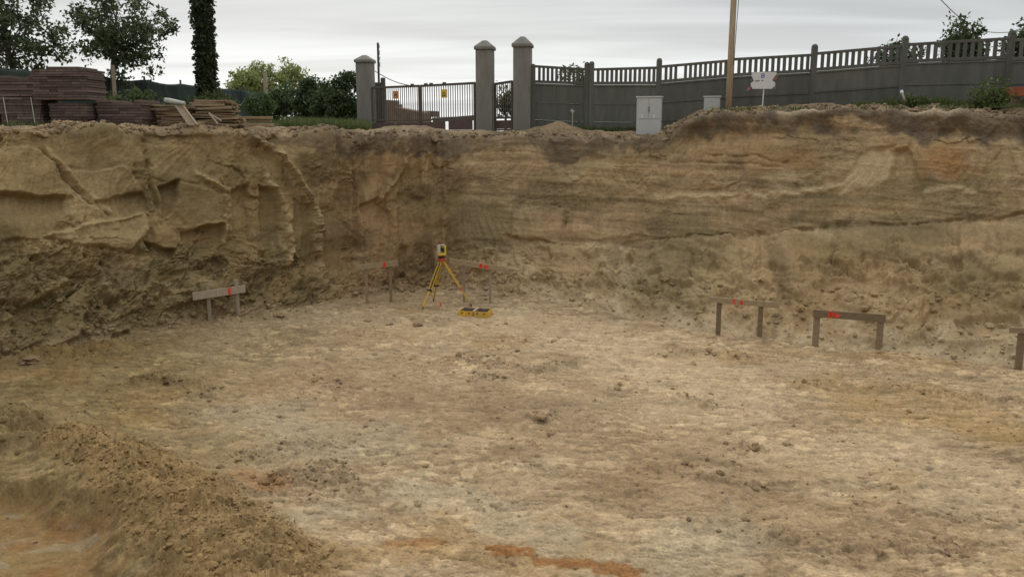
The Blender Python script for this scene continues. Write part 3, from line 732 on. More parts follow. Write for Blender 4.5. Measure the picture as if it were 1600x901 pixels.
# other scrapes and wheel marks
rub = np.zeros_like(H)
def scrape(pts, wd, h, r=0.6):
    k = near_line(pts, wd * 4 + 0.4)
    d, pos, _ = fl_line(pts, k); g = np.exp(-(d / wd) ** 2) * sstep(0, .1, pos) * sstep(1, .9, pos)
    H[k] += h * g * (1 + 0.8 * SCR[k]); rub[k] = np.maximum(rub[k], r * np.exp(-(d / (wd * 1.4)) ** 2))
scrape([(690, 565), (740, 560), (790, 575)], 0.35, 0.05, 0.7)
scrape([(800, 590), (860, 575), (905, 570)], 0.25, 0.07, 0.9)
scrape([(1050, 620), (1110, 632)], 0.2, 0.06, 0.9)
scrape([(1160, 700), (1190, 702)], 0.14, 0.07, 0.9)
scrape([(1080, 745), (1190, 760)], 0.15, 0.05, 0.9)
scrape([(1040, 555), (1100, 552), (1180, 560)], 0.16, 0.07, 0.8)
scrape([(1180, 830), (1320, 855), (1500, 860)], 0.22, 0.05, 0.9)
scrape([(1380, 605), (1480, 618), (1640, 635)], 0.18, 0.06, 0.8)
scrape([(200, 600), (250, 592), (300, 600), (330, 610)], 0.22, 0.08, 1.0)
scrape([(280, 620), (330, 622)], 0.2, 0.05, 0.8)
scrape([(815, 652), (850, 655), (890, 650)], 0.12, 0.05, 0.6)
scrape([(640, 500), (665, 506)], 0.14, 0.09, 0.9)
scrape([(330, 505), (420, 495), (470, 488)], 0.3, 0.08, 0.9)
scrape([(40, 550), (120, 560), (200, 535)], 0.4, 0.14, 0.9)
scrape([(0, 640), (30, 660), (40, 690)], 0.35, 0.16, 0.8)
scrape([(560, 520), (620, 510), (600, 500)], 0.3, 0.03, 0.5)
scrape([(380, 720), (450, 700), (540, 690)], 0.3, 0.05, 0.8)
scrape([(430, 760), (500, 735), (520, 760)], 0.35, 0.08, 1.0)
for k in range(26):
    a = (random.uniform(300, 1650), random.uniform(500, 880)); l_ = random.uniform(20, 90)
    scrape([a, (a[0] + l_, a[1] + random.uniform(-6, 14))], random.uniform(0.05, 0.14), random.uniform(-0.02, 0.04), random.uniform(0.4, 0.9))
lumpr = clods(wx * 7, wy * 7, 51) + 0.6 * clods(wx * 15, wy * 15, 52)
H = H + 0.055 * lumpr * np.clip(rub - 0.25, 0, 1) * 1.3

# drag marks left by the levelling bucket, running with the floor's long way
a0_, a1_ = F(640, 680), F(1560, 742); ux_, uy_ = (a1_.x - a0_.x), (a1_.y - a0_.y); ul_ = math.hypot(ux_, uy_); ux_ /= ul_; uy_ /= ul_
su = wx * ux_ + wy * uy_; sv = -wx * uy_ + wy * ux_
STK = fbm(su * 0.55, sv * 4.5, 131.0, 5, 0.6); STM = sstep(-0.3, 0.4, fbm(X * 0.3, Y * 0.4, 133.0, 3) + 0.2 * sstep(-2, 3, X))
H = H + 0.008 * STK * STM
c = lerp3(SAND * 0.95, PALE, 0.10 + scab * 0.26)
c = c * (1 + 0.16 * STK * STM)[..., None]
c = lerp3(c, DARK * 1.5, 0.35 * sstep(0.05, 0.5, fbm(wx * 2.6, wy * 4.2, 99.0, 5, 0.58)) * (1 - 0.45 * scab))
c = lerp3(c, PALE * np.array((1.04, 1.02, 0.98)), 0.75 * FLK)
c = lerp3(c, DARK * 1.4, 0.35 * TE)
c = lerp3(c, PALE, 0.28 * TM * sstep(0.15, 0.3, TF) * sstep(0.75, 0.35, TF))
c = lerp3(c, PALE * 1.04, 0.35 * sstep(0.22, 0.5, fbm(wx * 2.2, wy * 5.0, 98.0, 4, 0.6)))
c = lerp3(c, DARK * 1.45, 0.5 * np.clip(rub * (1 - 0.5 * scab), 0, 1))
c = lerp3(c, DARK * 1.3, 0.6 * sstep(0.15, 0.75, fbm(wx * 0.7, wy * 1.1, 101.0, 5, 0.6)) * (1 - 0.5 * scab))
c = lerp3(c, GREYS, 0.3 * sstep(0.1, 0.6, fbm(wx * 0.28, wy * 0.35, 103.0, 4)))
c = lerp3(c, OCHRE * 0.95, 0.45 * sstep(0.25, 0.7, fbm(wx * 0.35, wy * 0.5, 105.0, 4)))
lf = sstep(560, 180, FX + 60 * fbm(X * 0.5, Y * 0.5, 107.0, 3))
c = lerp3(c, c * np.array((0.61, 0.59, 0.45)), lf)  # left floor darkened: lens vignette put into the colour, with damper sand
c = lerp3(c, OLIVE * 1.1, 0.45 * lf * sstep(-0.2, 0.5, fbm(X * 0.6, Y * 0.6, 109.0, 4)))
FSP = {q: fbm(X * q, Y * q, 5.5 + q, 4) for q in (0.9, 2.0, 3.5, 9.0)}
def fspot(pts, wd, n=0.5, sc_=2.0):
    sc_ = min(FSP, key=lambda q: abs(q - sc_))
    k = near_line(pts, wd * 2.5 + 0.5); o = np.zeros(X.shape)
    d, pos, _ = fl_line(pts, k); o[k] = sstep(1.25, 0.4, d / wd + n * FSP[sc_][k] + 0.35 * n * FSP[9.0][k]); return o
c = lerp3(c, PALE * np.array((1.02, 1.02, 1.04)), 0.6 * fspot([(800, 500), (900, 520), (1000, 560), (1120, 610)], 1.5, 0.7, 0.9))
c = lerp3(c, PALE * 0.98, 0.45 * fspot([(1060, 640), (1200, 700), (1420, 700), (1600, 790)], 0.9, 0.7, 1.0))
c = lerp3(c, SAND * np.array((0.80, 0.77, 0.76)), 0.55 * fspot([(520, 600), (640, 640), (820, 650), (960, 690)], 1.6, 0.7, 0.9))
c = lerp3(c, SAND * np.array((0.84, 0.80, 0.78)), 0.5 * fspot([(1000, 760), (1200, 800), (1400, 830)], 0.9, 0.7, 0.9))
c = lerp3(c, GREYS * 0.98, 0.5 * fspot([(420, 640), (470, 680), (560, 690)], 0.8, 0.7, 0.9))
c = lerp3(c, GREYS * 1.05, 0.5 * fspot([(1100, 850), (1000, 900), (1050, 960)], 0.8, 0.6, 0.9))
c = lerp3(c, PALE * 0.95, 0.4 * fspot([(560, 500), (680, 520), (740, 490)], 1.0, 0.7, 0.9))
c = lerp3(c, GREYS * 1.0, 0.6 * fspot([(440, 830), (520, 800)], 0.35))
c = lerp3(c, GREYS * 1.12, 0.6 * fspot([(640, 760), (760, 800), (860, 840)], 0.5, 0.6))
c = lerp3(c, OCHRE * np.array((0.86, 0.86, 0.8)), 0.55 * fspot([(1300, 600), (1420, 620), (1580, 680)], 0.9, 0.7, 0.9))
c = lerp3(c, RUST * np.array((0.80, 0.88, 1.0)), 0.85 * fspot([(770, 855), (830, 866), (900, 882), (985, 892)], 0.12, 0.95, 3.5))
c = lerp3(c, RUST * np.array((0.8, 0.75, 0.9)), 0.8 * fspot([(610, 852), (690, 852)], 0.10, 0.9, 3.5))
c = lerp3(c, OCHRE * 0.9, 0.6 * fspot([(520, 880), (620, 860), (680, 860)], 0.3, 0.6, 2.0))
c = lerp3(c, RUST * 0.9, 0.35 * fspot([(380, 745), (430, 765)], 0.22)); c = lerp3(c, OCHRE, 0.4 * fspot([(0, 590), (40, 585)], 0.4))
mcol = lerp3(SAND * np.array((0.98, 0.92, 0.74)), DARK * np.array((1.6, 1.5, 1.15)), sstep(-0.4, 0.5, fbm(X * 2.5, Y * 2.5, 111.0, 4)))
c = lerp3(c, mcol, 0.85 * sstep(0.1, 0.5, mound) * (1 - tr))
tcol = lerp3(OCHRE * np.array((0.62, 0.58, 0.55)), SAND * np.array((0.76, 0.73, 0.56)), sstep(-0.3, 0.3, fbm(X * 0.8, Y * 1.3, 113.0, 4)))
tcol = lerp3(tcol, GREYS * 0.8, 0.6 * sstep(0.25, 0.45, fbm(X * 0.9 + 2, Y * 2.0, 115.0, 4)))
tcol = lerp3(tcol, RUST * 0.75, 0.4 * sstep(0.2, 0.6, fbm(X * 1.0, Y * 1.2, 117.0, 3)))
c = lerp3(c, tcol, 0.9 * tr)
c = c * (1 + 0.16 * fbm(X * 6, Y * 9, 119.0, 4, 0.6))[..., None]
SC9 = fbm(wx * 5.0, wy * 9.0, 151.0, 4, 0.6)
DSH = sstep(0.42, 0.62, fbm(su * 2.2, sv * 11.0, 153.0, 4, 0.55) + 0.25 * fbm(X * 0.7, Y * 0.7, 154.0, 3))          # short dark dashes, ripple shadows painted into the colour
LSH = sstep(0.40, 0.62, fbm(su * 2.0 + 9, sv * 9.0, 155.0, 4, 0.55) + 0.20 * fbm(X * 0.6, Y * 0.6, 156.0, 3))      # short pale smears
grain = 0.16 * FLK + 0.05 * TM * sstep(0.15, 0.3, TF) * sstep(0.75, 0.35, TF) - 0.16 * TE + 0.06 * (scab - 0.5) - 0.30 * PIT + 0.10 * STK * STM - 0.10 * sstep(0.2, 0.6, SC9) - 0.26 * DSH + 0.13 * LSH  # pits and dashes also carry their shadow in the colour
H = H - 0.012 * DSH + 0.006 * LSH
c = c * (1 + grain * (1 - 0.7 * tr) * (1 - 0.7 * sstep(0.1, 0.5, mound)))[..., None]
c = c * np.array((0.855, 0.825, 0.765))
FZ = H
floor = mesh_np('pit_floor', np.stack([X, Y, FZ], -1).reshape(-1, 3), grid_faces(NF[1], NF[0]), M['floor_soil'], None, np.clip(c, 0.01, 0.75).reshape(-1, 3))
tag(floor, kind='structure')
FCOL = np.clip(c, 0.01, 0.75)
def floor_h(px, py):
    j = int(np.clip(np.searchsorted(fpx, px), 0, len(fpx) - 1)); i = int(np.clip(np.searchsorted(fpy, py), 0, len(fpy) - 1))
    return float(FZ[i, j])
def on_floor(px, py):
    h = floor_h(px, py); p = F(px, py, h); return p

# the rest of the dug area, round and behind the camera
q = 46
ax_, ay_ = np.meshgrid(np.linspace(-120, 120, q), np.linspace(-120, 22, q))
az_ = -0.62 + 0.0 * ax_ + 0.05 * fbm(ax_ * 0.2, ay_ * 0.2, 1.0, 3)
far = mesh_np('ground', np.stack([ax_, ay_, az_], -1).reshape(-1, 3), grid_faces(q, q), M['floor_soil'], None, np.tile(SAND, (q * q, 1)))
tag(far, kind='structure')

# ================================================================== ground above the pit
dist = np.concatenate([np.linspace(0.5, 6, 60), np.geomspace(6.3, 600, 60)])
gus = us[::3]; k3 = slice(None, None, 3)
G = Pr[k3][None] + (outw[k3][None] * dist[:, None, None])
rad = Pr[k3].copy(); rad[:, 2] = 0; rad /= np.linalg.norm(rad, axis=1, keepdims=True)
fan = sstep(1.0, 12.0, dist)[:, None, None]
G = Pr[k3][None] + (outw[k3][None] * (1 - fan) + rad[None] * fan) * dist[:, None, None]
gz = ground_z(G[..., 0], G[..., 1])
gz = np.where(dist[:, None] > 150, gz - (dist[:, None] - 150) * 0.02, gz)
gz = gz + 0.05 * fbm(G[..., 0] * 0.9, G[..., 1] * 0.9, 2.0, 4) * sstep(60, 20, dist)[:, None]
gz = gz + 0.05 * clods(G[..., 0] * 2.5, G[..., 1] * 2.5, 61) * sstep(8, 3, dist)[:, None]
def heap(x, y, r, h):
    return sstep(0.6, 1.5, dist)[:, None] * h * np.exp(-(((G[..., 0] - x) ** 2 + (G[..., 1] - y) ** 2) / r ** 2))
h1 = P(868, 195, 25.3); gz = gz + heap(h1.x, h1.y, 0.75, 0.30)
for a, b in ((1075, 0.10), (1230, 0.12), (1300, 0.18)):
    hp = P(a, 180, rm_y(a) + 1.2); gz = gz + heap(hp.x, hp.y, 0.8, b)
for a in (620, 665): 
    hp = P(a, 205, 25.3); gz = gz + heap(hp.x, hp.y, 0.6, 0.17)
gz = gz - 0.25 * sstep(1.0, 0.5, dist)[:, None]
G[..., 2] = gz
gc = lerp3(SAND * 0.7, DARK * 1.05, sstep(-0.4, 0.4, fbm(G[..., 0] * 0.8, G[..., 1] * 0.8, 5.0, 4)))
green = sstep(0.0, 0.6, fbm(G[..., 0] * 0.5, G[..., 1] * 0.5, 7.0, 3) + 0.9 * sstep(2.5, 6.0, dist)[:, None] - 0.35)
gc = lerp3(gc, np.array((0.075, 0.085, 0.035)), green * 0.85)
top = mesh_np('topsoil_ground', G.reshape(-1, 3), grid_faces(G.shape[1], G.shape[0]), M['top_soil'], None, np.clip(gc, .01, .7).reshape(-1, 3))
tag(top, kind='structure')

def gz_at(x, y):
    d2 = (G[..., 0] - x) ** 2 + (G[..., 1] - y) ** 2
    return float(G[..., 2].ravel()[int(np.argmin(d2))])
#__OBJECTS__
# ================================================================== building things in world space
def wbuild(mb, name, mat, root, parent=None, **kw):
    """one mesh part given in world coordinates, hung under root (or under one of root's parts)"""
    o = mb.build(name, mat, parent or root, **kw)
    o.data.transform(Matrix.Translation(-root.location)); return o
def up(v, dz): return Vector((v.x, v.y, v.z + dz))
def boxes_np(name, items, mat, root=None, parent=None):
    """items: (centre, dims, rotation about z, colour), all in root space -> one coloured mesh"""
    B = np.array([(-1,-1,-1),(1,-1,-1),(1,1,-1),(-1,1,-1),(-1,-1,1),(1,-1,1),(1,1,1),(-1,1,1)]) / 2
    Fc = np.array([(0,3,2,1),(4,5,6,7),(0,1,5,4),(1,2,6,5),(2,3,7,6),(3,0,4,7)])
    co, fa_, cl_ = [], [], []
    for i, (ce, di, rz, cc) in enumerate(items):
        b = B * np.asarray(di) ; b = b * (1 + 0.0)
        cr, sr = math.cos(rz), math.sin(rz)
        b = np.stack([b[:, 0] * cr - b[:, 1] * sr, b[:, 0] * sr + b[:, 1] * cr, b[:, 2]], -1) + np.asarray(ce)
        co.append(b); fa_.append(Fc + 8 * i); cl_.append(np.tile(np.asarray(cc), (8, 1)))
    return mesh_np(name, np.concatenate(co), np.concatenate(fa_), mat, parent or root, np.concatenate(cl_), smooth=False)
def leaves_np(name, pts, size, mat, parent, c1, c2, droop=0.3, aspect=0.55, seed=1):
    """many small folded leaves, each with its own direction, size and green"""
    g = np.random.default_rng(seed); n = len(pts)
    d = g.normal(size=(n, 3)); d[:, 2] -= droop; d /= np.linalg.norm(d, axis=1, keepdims=True)
    s_ = np.cross(d, g.normal(size=(n, 3))); s_ /= np.linalg.norm(s_, axis=1, keepdims=True)
    nn = np.cross(d, s_); L = (size * g.uniform(0.6, 1.35, n))[:, None]
    a = pts; b = pts + d * L; m = pts + d * L * 0.45
    l = m + s_ * L * aspect * 0.5 + nn * L * 0.10; r = m - s_ * L * aspect * 0.5 + nn * L * 0.10
    co = np.stack([a, l, b, r], 1).reshape(-1, 3)
    i = np.arange(n) * 4
    f = np.concatenate([np.stack([i, i + 1, i + 2], -1), np.stack([i, i + 2, i + 3], -1)])
    t = g.random(n)[:, None]; cc = np.asarray(c1) * (1 - t) + np.asarray(c2) * t
    return mesh_np(name, co, f, mat, parent, np.repeat(cc, 4, 0), smooth=False)

# ================================================================== concrete fence with open balusters
fx = [832.5, 923, 1027, 1138, 1265, 1403, 1566, 1745]
fY = [26.7, 26.3, 25.5, 24.7, 23.8, 22.8, 21.6, 20.3]
ptop = [100, 96, 91, 78, 69, 56, 47, 34]
rtopL = [102, 107, 102.5, 91, 82, 68, 61, 46]; rtopR = [107, 104, 93, 84, 70, 58, 48]
obotL = [125.5, 128, 125.5, 115, 106.5, 93.5, 90, 76]; obotR = [128.5, 127.5, 116, 108, 95.5, 87, 78]
fence = thing('concrete_fence', 'dark grey precast concrete fence with an open baluster row along its top', 'fence', P(fx[0], 205, fY[0]))
def fence_post(px, Y, pt, wd, cap=True):
    zt = P(px, pt, Y).z; x = P(px, 200, Y).x; zb = ground_z(x, Y) - 0.25
    m = MB(); m.box((x, Y, (zb + zt - 0.06) / 2), (wd, 0.13, zt - 0.06 - zb))
    m.tube([(x, Y, zt - 0.10), (x, Y, zt - 0.03), (x, Y, zt)], [wd * 0.56, wd * 0.5, wd * 0.22], 12)
    wbuild(m, 'fence_post', M['concrete'], fence, bevel=0.008, seg=1)
for i in range(len(fx)):
    fence_post(fx[i], fY[i], ptop[i], 0.15)
    if i == 1: fence_post(fx[i] - 7.5, fY[i] + 0.03, ptop[i] + 1, 0.14)
for i in range(len(fx) - 1):
    ya, yb = fY[i], fY[i + 1]
    A = lambda py: P(fx[i], py, ya); Bq = lambda py: P(fx[i + 1], py, yb)
    off = 0.066
    a0, b0 = A(200), Bq(200); e = (b0 - a0); e.z = 0; ln = e.length; e.normalize()
    nrm2 = Vector((e.y, -e.x, 0))
    za1, zb1 = A(rtopL[i]).z, Bq(rtopR[i]).z; za0, zb0 = A(obotL[i]).z, Bq(obotR[i]).z
    xa, xb = Vector((a0.x, ya, 0)) + e * off, Vector((b0.x, yb, 0)) - e * off
    m = MB()
    def rail(z0a, z1a, z0b, z1b, th, m=None, push=0.0):
        q = nrm2 * (th / 2); s0 = nrm2 * push
        c8 = []
        for (za_, zb_) in ((z0a, z0b), (z1a, z1b)):
            c8 += [xa + s0 + q + Vector((0, 0, za_)), xb + s0 + q + Vector((0, 0, zb_)), xb + s0 - q + Vector((0, 0, zb_)), xa + s0 - q + Vector((0, 0, za_))]
        m.hexa(c8)
    tr_, br_ = 0.075, 0.085
    rail(za1 - tr_, za1, zb1 - tr_, zb1, 0.06, m); rail(za0 - br_, za0, zb0 - br_, zb0, 0.06, m)
    nb = 13 if i else 12
    for k in range(nb + 1):
        if k in (0,): continue
        if i == 2 and k == 4: continue                    # the broken baluster
        t = (k - 0.0) / (nb + 0.6) ; bw = ln / nb * 0.26
        c0 = xa.lerp(xb, t); z0 = za0 + (zb0 - za0) * t - 0.01; z1 = za1 - tr_ + (zb1 - za1) * t + 0.01
        q = nrm2 * 0.022; g_ = e * bw
        m.hexa([c0 - g_ + q + Vector((0,0,z0)), c0 + g_ + q + Vector((0,0,z0)), c0 + g_ - q + Vector((0,0,z0)), c0 - g_ - q + Vector((0,0,z0)),
                c0 - g_ + q + Vector((0,0,z1)), c0 + g_ + q + Vector((0,0,z1)), c0 + g_ - q + Vector((0,0,z1)), c0 - g_ - q + Vector((0,0,z1))])
    wbuild(m, 'baluster_panel', M['concrete'], fence, bevel=0.006, seg=1)
    hp = 0.53
    for k in range(4):
        gap = 0.008
        m = MB(); t1a, t1b = za0 - br_ - gap - k * hp, zb0 - br_ - gap - k * hp
        rail(t1a - hp - 0.004, t1a - 0.05, t1b - hp - 0.004, t1b - 0.05, 0.05, m)
        rail(t1a - 0.048, t1a, t1b - 0.048, t1b, 0.078, m, 0.004)        # raised rib on the top edge
        rail(t1a - hp - 0.006, t1a - hp + 0.055, t1b - hp - 0.006, t1b - hp + 0.055, 0.07, m, 0.004)
        wbuild(m, 'plank_panel', M['concrete'], fence)

# ================================================================== gate, pillars
GA = R(-34)
def pillar(px0, px1, pyt, pyc, Y, label, rz, capx=2.2):
    pm = (px0 + px1) / 2
    x = P(pm, 200, Y).x; wd = (px1 - px0) * Y / FPX * 0.93; zt = P(pm, pyt, Y).z; zc_ = P(pm, pyc, Y).z
    t = thing('gate_pillar', label, 'gate pillar', (x, Y, 4.1), rz)
    m = MB(); m.box((0, 0, (zt - 4.1) / 2), (wd, wd, zt - 4.1)); m.build('shaft', M['pillar'], t, bevel=0.025)
    m = MB(); h = wd / 2 + 0.045; z0 = zt - 4.1 + 0.003; z1 = z0 + 0.10; z2 = zc_ - 4.1
    b = m.bm; lo = [b.verts.new((sx * h, sy * h, z0)) for sx, sy in ((-1,-1),(1,-1),(1,1),(-1,1))]
    hi = [b.verts.new((sx * h, sy * h, z1)) for sx, sy in ((-1,-1),(1,-1),(1,1),(-1,1))]
    tp = [b.verts.new((sx * h * 0.22, sy * h * 0.22, z2)) for sx, sy in ((-1,-1),(1,-1),(1,1),(-1,1))]
    b.faces.new(lo[::-1]); b.faces.new(tp)
    for a_, c_ in ((lo, hi), (hi, tp)):
        for k in range(4): b.faces.new((a_[k], a_[(k + 1) % 4], c_[(k + 1) % 4], c_[k]))
    m.build('cap', M['pillar'], t, bevel=0.03)
    return t
pillar(561, 586, 99, 86.5, 30.0, 'grey gate pillar beside the green hedge, farthest and shortest of the three', R(-7))
pillar(745, 772, 79, 63.5, 27.0, 'grey gate pillar between the double gate and the narrow side gate', R(-8))
pillar(802.5, 830.5, 75, 57.5, 26.7, 'grey gate pillar standing at the end of the concrete fence', R(-8))

def gate_leaf(name, label, pa, pb, tops, mids, bot, nbars, npan, sign=None, cat='gate', lump=()):
    (ax, aY), (bx_, bY) = pa, pb
    A = P(ax, 200, aY); Bv = P(bx_, 200, bY)
    A.z = Bv.z = 0
    e = (Bv - A).normalized(); nn = Vector((e.y, -e.x, 0)); ln = (Bv - A).length
    zt = (P(ax, tops[0], aY).z, P(bx_, tops[1], bY).z); zm = (P(ax, mids[0], aY).z, P(bx_, mids[1], bY).z)
    zbt = (P(ax, bot[0], aY).z, P(bx_, bot[1], bY).z)
    t = thing(name, label, cat, (A.x, A.y, min(zbt)))
    at = lambda s_, z2: A.lerp(Bv, s_) + Vector((0, 0, z2[0] * (1 - s_) + z2[1] * s_))
    m = MB()
    m.bar(at(0, zt), at(1, zt), 0.075, 0.05); m.bar(at(0, zm), at(1, zm), 0.06, 0.046); m.bar(at(0, zbt), at(1, zbt), 0.05, 0.046)
    for s_ in (0.0, 1.0):
        b0, b1 = at(s_, zbt), at(s_, zt); m.bar(up(b0, -0.06), up(b1, 0.03), 0.07, 0.056, e)
    for s_ in lump:
        c0 = up(at(s_, zt), 0.05); m.box(c0, (0.12, 0.05, 0.06))
    wbuild(m, 'frame', M['gate'], t, bevel=0.006, seg=1)
    for k in range(1, nbars + 1):
        s_ = k / (nbars + 1); m = MB(); m.bar(up(at(s_, zm), 0.031), up(at(s_, zt), -0.038), 0.020, 0.022, e)
        wbuild(m, 'bar', M['gate'], t)
    for k in range(npan):
        s0, s1 = (k + 0.05) / npan, (k + 0.93) / npan
        m = MB(); z0 = [up(at(s_, zbt), 0.03) for s_ in (s0, s1)]; z1 = [up(at(s_, zm), -0.075) for s_ in (s0, s1)]
        m.prism([z0[0] + nn * 0.01, z0[1] + nn * 0.01, z1[1] + nn * 0.01, z1[0] + nn * 0.01], nn * 0.012)
        wbuild(m, 'kick_panel', M['kick'], t)
    if sign:
        spx, spy0, spy1, sw, mat, lab = sign
        s_ = (spx - ax) / (bx_ - ax); Yc = aY + (bY - aY) * s_
        z0, z1 = P(spx, spy1, Yc).z, P(spx, spy0, Yc).z; c0 = A.lerp(Bv, s_) + nn * 0.03; hw = e * sw / 2
        m = MB(); m.prism([c0 - hw + Vector((0,0,z0)), c0 + hw + Vector((0,0,z0)), c0 + hw + Vector((0,0,z1)), c0 - hw + Vector((0,0,z1))], nn * 0.008)
        so = wbuild(m, 'warning_sign', M[mat], t); so['label'] = lab
        m = MB(); hh = (z1 - z0)
        if mat == 'yellow_sign':           # a small printed triangle and lines of print
            for q, wv in ((0.62, 0.10), (0.48, 0.15), (0.30, 0.16), (0.20, 0.16)):
                cc = c0 + nn * 0.0095 + Vector((0, 0, z0 + hh * q)); m.bar(cc - e * wv * 0.5, cc + e * wv * 0.5, 0.018, 0.003)
        else:
            for q, wv in ((0.55, 0.12), (0.42, 0.12)):
                cc = c0 + nn * 0.0095 + Vector((0, 0, z0 + hh * q)); m.bar(cc - e * wv * 0.5, cc + e * wv * 0.5, 0.02, 0.003)
        wbuild(m, 'printed_marks', M['kick'], t, so)
    return t
gate_leaf('gate_leaf', 'dark barred gate leaf carrying the orange sign, hung on the farthest pillar', (583, 29.75), (656.2, 28.52), (137.5, 134.5), (188, 188.5), (204.5, 205), 22, 2,
          (621.5, 142.5, 154.5, 0.25, 'orange_sign', 'square orange sign'), lump=(0.86,))
gate_leaf('gate_leaf', 'dark barred gate leaf carrying the bright yellow sign, nearer half of the double gate', (658.8, 28.47), (742, 27.1), (134.5, 130), (188.5, 181.5), (205, 204), 22, 2,
          (696.5, 140, 153, 0.27, 'yellow_sign', 'square yellow sign'), lump=(0.1, 0.2, 0.45))
gate_leaf('side_gate', 'narrow dark barred side gate between the two taller pillars', (774, 26.95), (800, 26.75), (131.5, 127.5), (184.5, 184), (203, 203), 7, 1)

# a bit of older concrete wall behind the far pillar
t = thing('wall_stub', 'short stepped piece of grey concrete wall joined behind the farthest gate pillar', 'wall', P(594, 205, 30.6))
m = MB(); a, b = P(577, 205, 30.6), P(597, 205, 30.6); zt = P(590, 129, 30.6).z
m.box(((a.x + b.x) / 2, 30.6, (4.1 + zt) / 2), (b.x - a.x, 0.12, zt - 4.1)); wbuild(m, 'panel', M['concrete'], t, bevel=0.02)
m = MB(); a = P(598.3, 121.5, 30.6); m.box((a.x, 30.6, (4.1 + a.z) / 2), (0.16, 0.16, a.z - 4.1)); wbuild(m, 'post', M['concrete'], t, bevel=0.04)
# dark pole with white blocks
t = thing('marker_pole', 'thin dark pole with white blocks down one side, rising behind the farthest pillar', 'pole', P(595, 205, 30.9))
m = MB(); a, b = P(594.2, 205, 30.9), P(594.2, 67, 30.9); m.bar(a, (a.x, a.y, b.z), 0.07, 0.05, (1, 0, 0)); wbuild(m, 'shaft', M['wire'], t)
for y0, y1 in ((70, 76), (79, 86), (89, 94), (97, 105)):
    m = MB(); p0, p1 = P(597.0, y1, 30.9), P(597.0, y0, 30.9); m.box((a.x + 0.052, a.y, (p0.z + p1.z) / 2), (0.028, 0.04, p1.z - p0.z)); wbuild(m, 'white_block', M['white'], t)
m = MB(); pts = []
for k in range(13):
    s_ = k / 12; p = P(586, 111.5, 29.7).lerp(P(646, 135, 28.7), s_); p.z -= 0.25 * math.sin(math.pi * s_) * 0.35; pts.append(p)
o = m.tube(pts, 0.014, 6).build('cable', M['wire']); tag(o, 'dark cable sagging from the farthest pillar to the gate top', 'cable')

# what stands beyond the gate
m = MB(); m.prism([P(x, y, 33.5) for x, y in ((595, 156), (611, 157), (611, 163), (615, 163), (615, 167.5), (655, 175), (660, 176), (660, 210), (595, 210))], (0.3, 0.25, 0))
o = m.build('ruined_wall', M['ruin']); tag(o, 'low broken brick wall with a stepped top, seen through the left gate leaf', 'wall')
m = MB(); m.prism([P(x, y, 35.0) for x, y in ((652, 173.5), (676.5, 173.5), (676.5, 183), (652, 181))], (0.2, 0.8, 0))
m2 = MB(); m2.bar(P(672, 181, 35.4), P(672, 212, 35.4), 0.1, 0.1, (1, 0, 0)); m2.bar(P(655, 181, 35.4), P(655, 212, 35.4), 0.1, 0.1, (1, 0, 0))
t = thing('timber_stand', 'small dark box on legs behind the middle of the gate', 'shed', P(664, 210, 35.4)); wbuild(m, 'box', M['roof'], t); wbuild(m2, 'legs', M['roof'], t)
m = MB(); m.prism([P(x, y, 37.0) for x, y in ((676, 184), (765, 180), (765, 187), (676, 190.5))], (0.1, 0.3, 0))
m.prism([P(x, y, 37.02) for x, y in ((610, 183), (662, 183), (662, 211), (610, 211))], (0.1, 0.3, 0))
o = m.build('low_wall', M['concrete']); tag(o, 'long low grey wall across the yard behind the gate', 'wall')

# ================================================================== street cabinets, pole, sign on the right bank
def cabinet(pxc, pyb, Y, wd, dp, ht, rz, name, label, big):
    p = P(pxc, pyb, Y); t = thing(name, label, 'cabinet', (p.x, p.y, p.z), R(rz))
    MB().box((0, 0, ht / 2 - 0.12), (wd, dp, ht + 0.24)).build('body', M['cab'], t, bevel=0.012)
    MB().box((0, 0, ht + 0.012), (wd + 0.05, dp + 0.05, 0.04)).build('lid', M['cab'], t, bevel=0.012)
    fy = -dp / 2
    if big:
        for s_ in (-1, 1):
            d_ = MB().box((s_ * wd * 0.245, fy - 0.008, ht * 0.70), (wd * 0.475, 0.012, ht * 0.54)).build('door', M['cab'], t, bevel=0.004, seg=1)
            MB().box((s_ * wd * 0.245 - 0.02, fy - 0.017, ht * 0.50), (0.05, 0.004, 0.075)).build('label_plate', M['white'], d_)
        MB().box((0, fy - 0.008, ht * 0.21), (wd * 0.965, 0.012, ht * 0.40)).build('lower_panel', M['cab'], t, bevel=0.004, seg=1)
        MB().box((-0.0, fy - 0.024, ht * 0.69), (0.035, 0.02, 0.14)).build('handle', M['cab_dark'], t, bevel=0.006, seg=1)
        MB().box((wd / 2 + 0.004, 0.0, ht * 0.36), (0.006, 0.09, 0.06)).build('vent', M['cab_dark'], t)
    else:
        d_ = MB().box((0, fy - 0.008, ht * 0.52), (wd * 0.93, 0.012, ht * 0.86)).build('door', M['cab'], t, bevel=0.004, seg=1)
        m = MB(); m.prism([(-0.05, fy - 0.016, ht * 0.28), (0.05, fy - 0.016, ht * 0.28), (0, fy - 0.016, ht * 0.42)], (0, -0.002, 0)); m.build('hazard_mark', M['yellow_sign'], d_)
cabinet(1013.5, 211, 24.05, 0.69, 0.28, 1.03, -14, 'street_cabinet', 'large pale grey electrical cabinet with two doors, standing low at the pit edge', True)
cabinet(1112, 174, 23.85, 0.44, 0.22, 0.38, -14, 'street_cabinet', 'small pale grey cabinet half sunk in the earth beside the wooden pole', False)
t = thing('wooden_pole', 'tall bare wooden utility pole in front of the concrete fence', 'pole', P(1138, 174, 23.3))
a = P(1138, 174, 23.3); MB().tube([(0, 0, -0.4), (0, 0, 1.5), (0.02, 0, 6.2)], [0.088, 0.083, 0.075], 16).build('shaft', M['pole'], t, smooth=True)
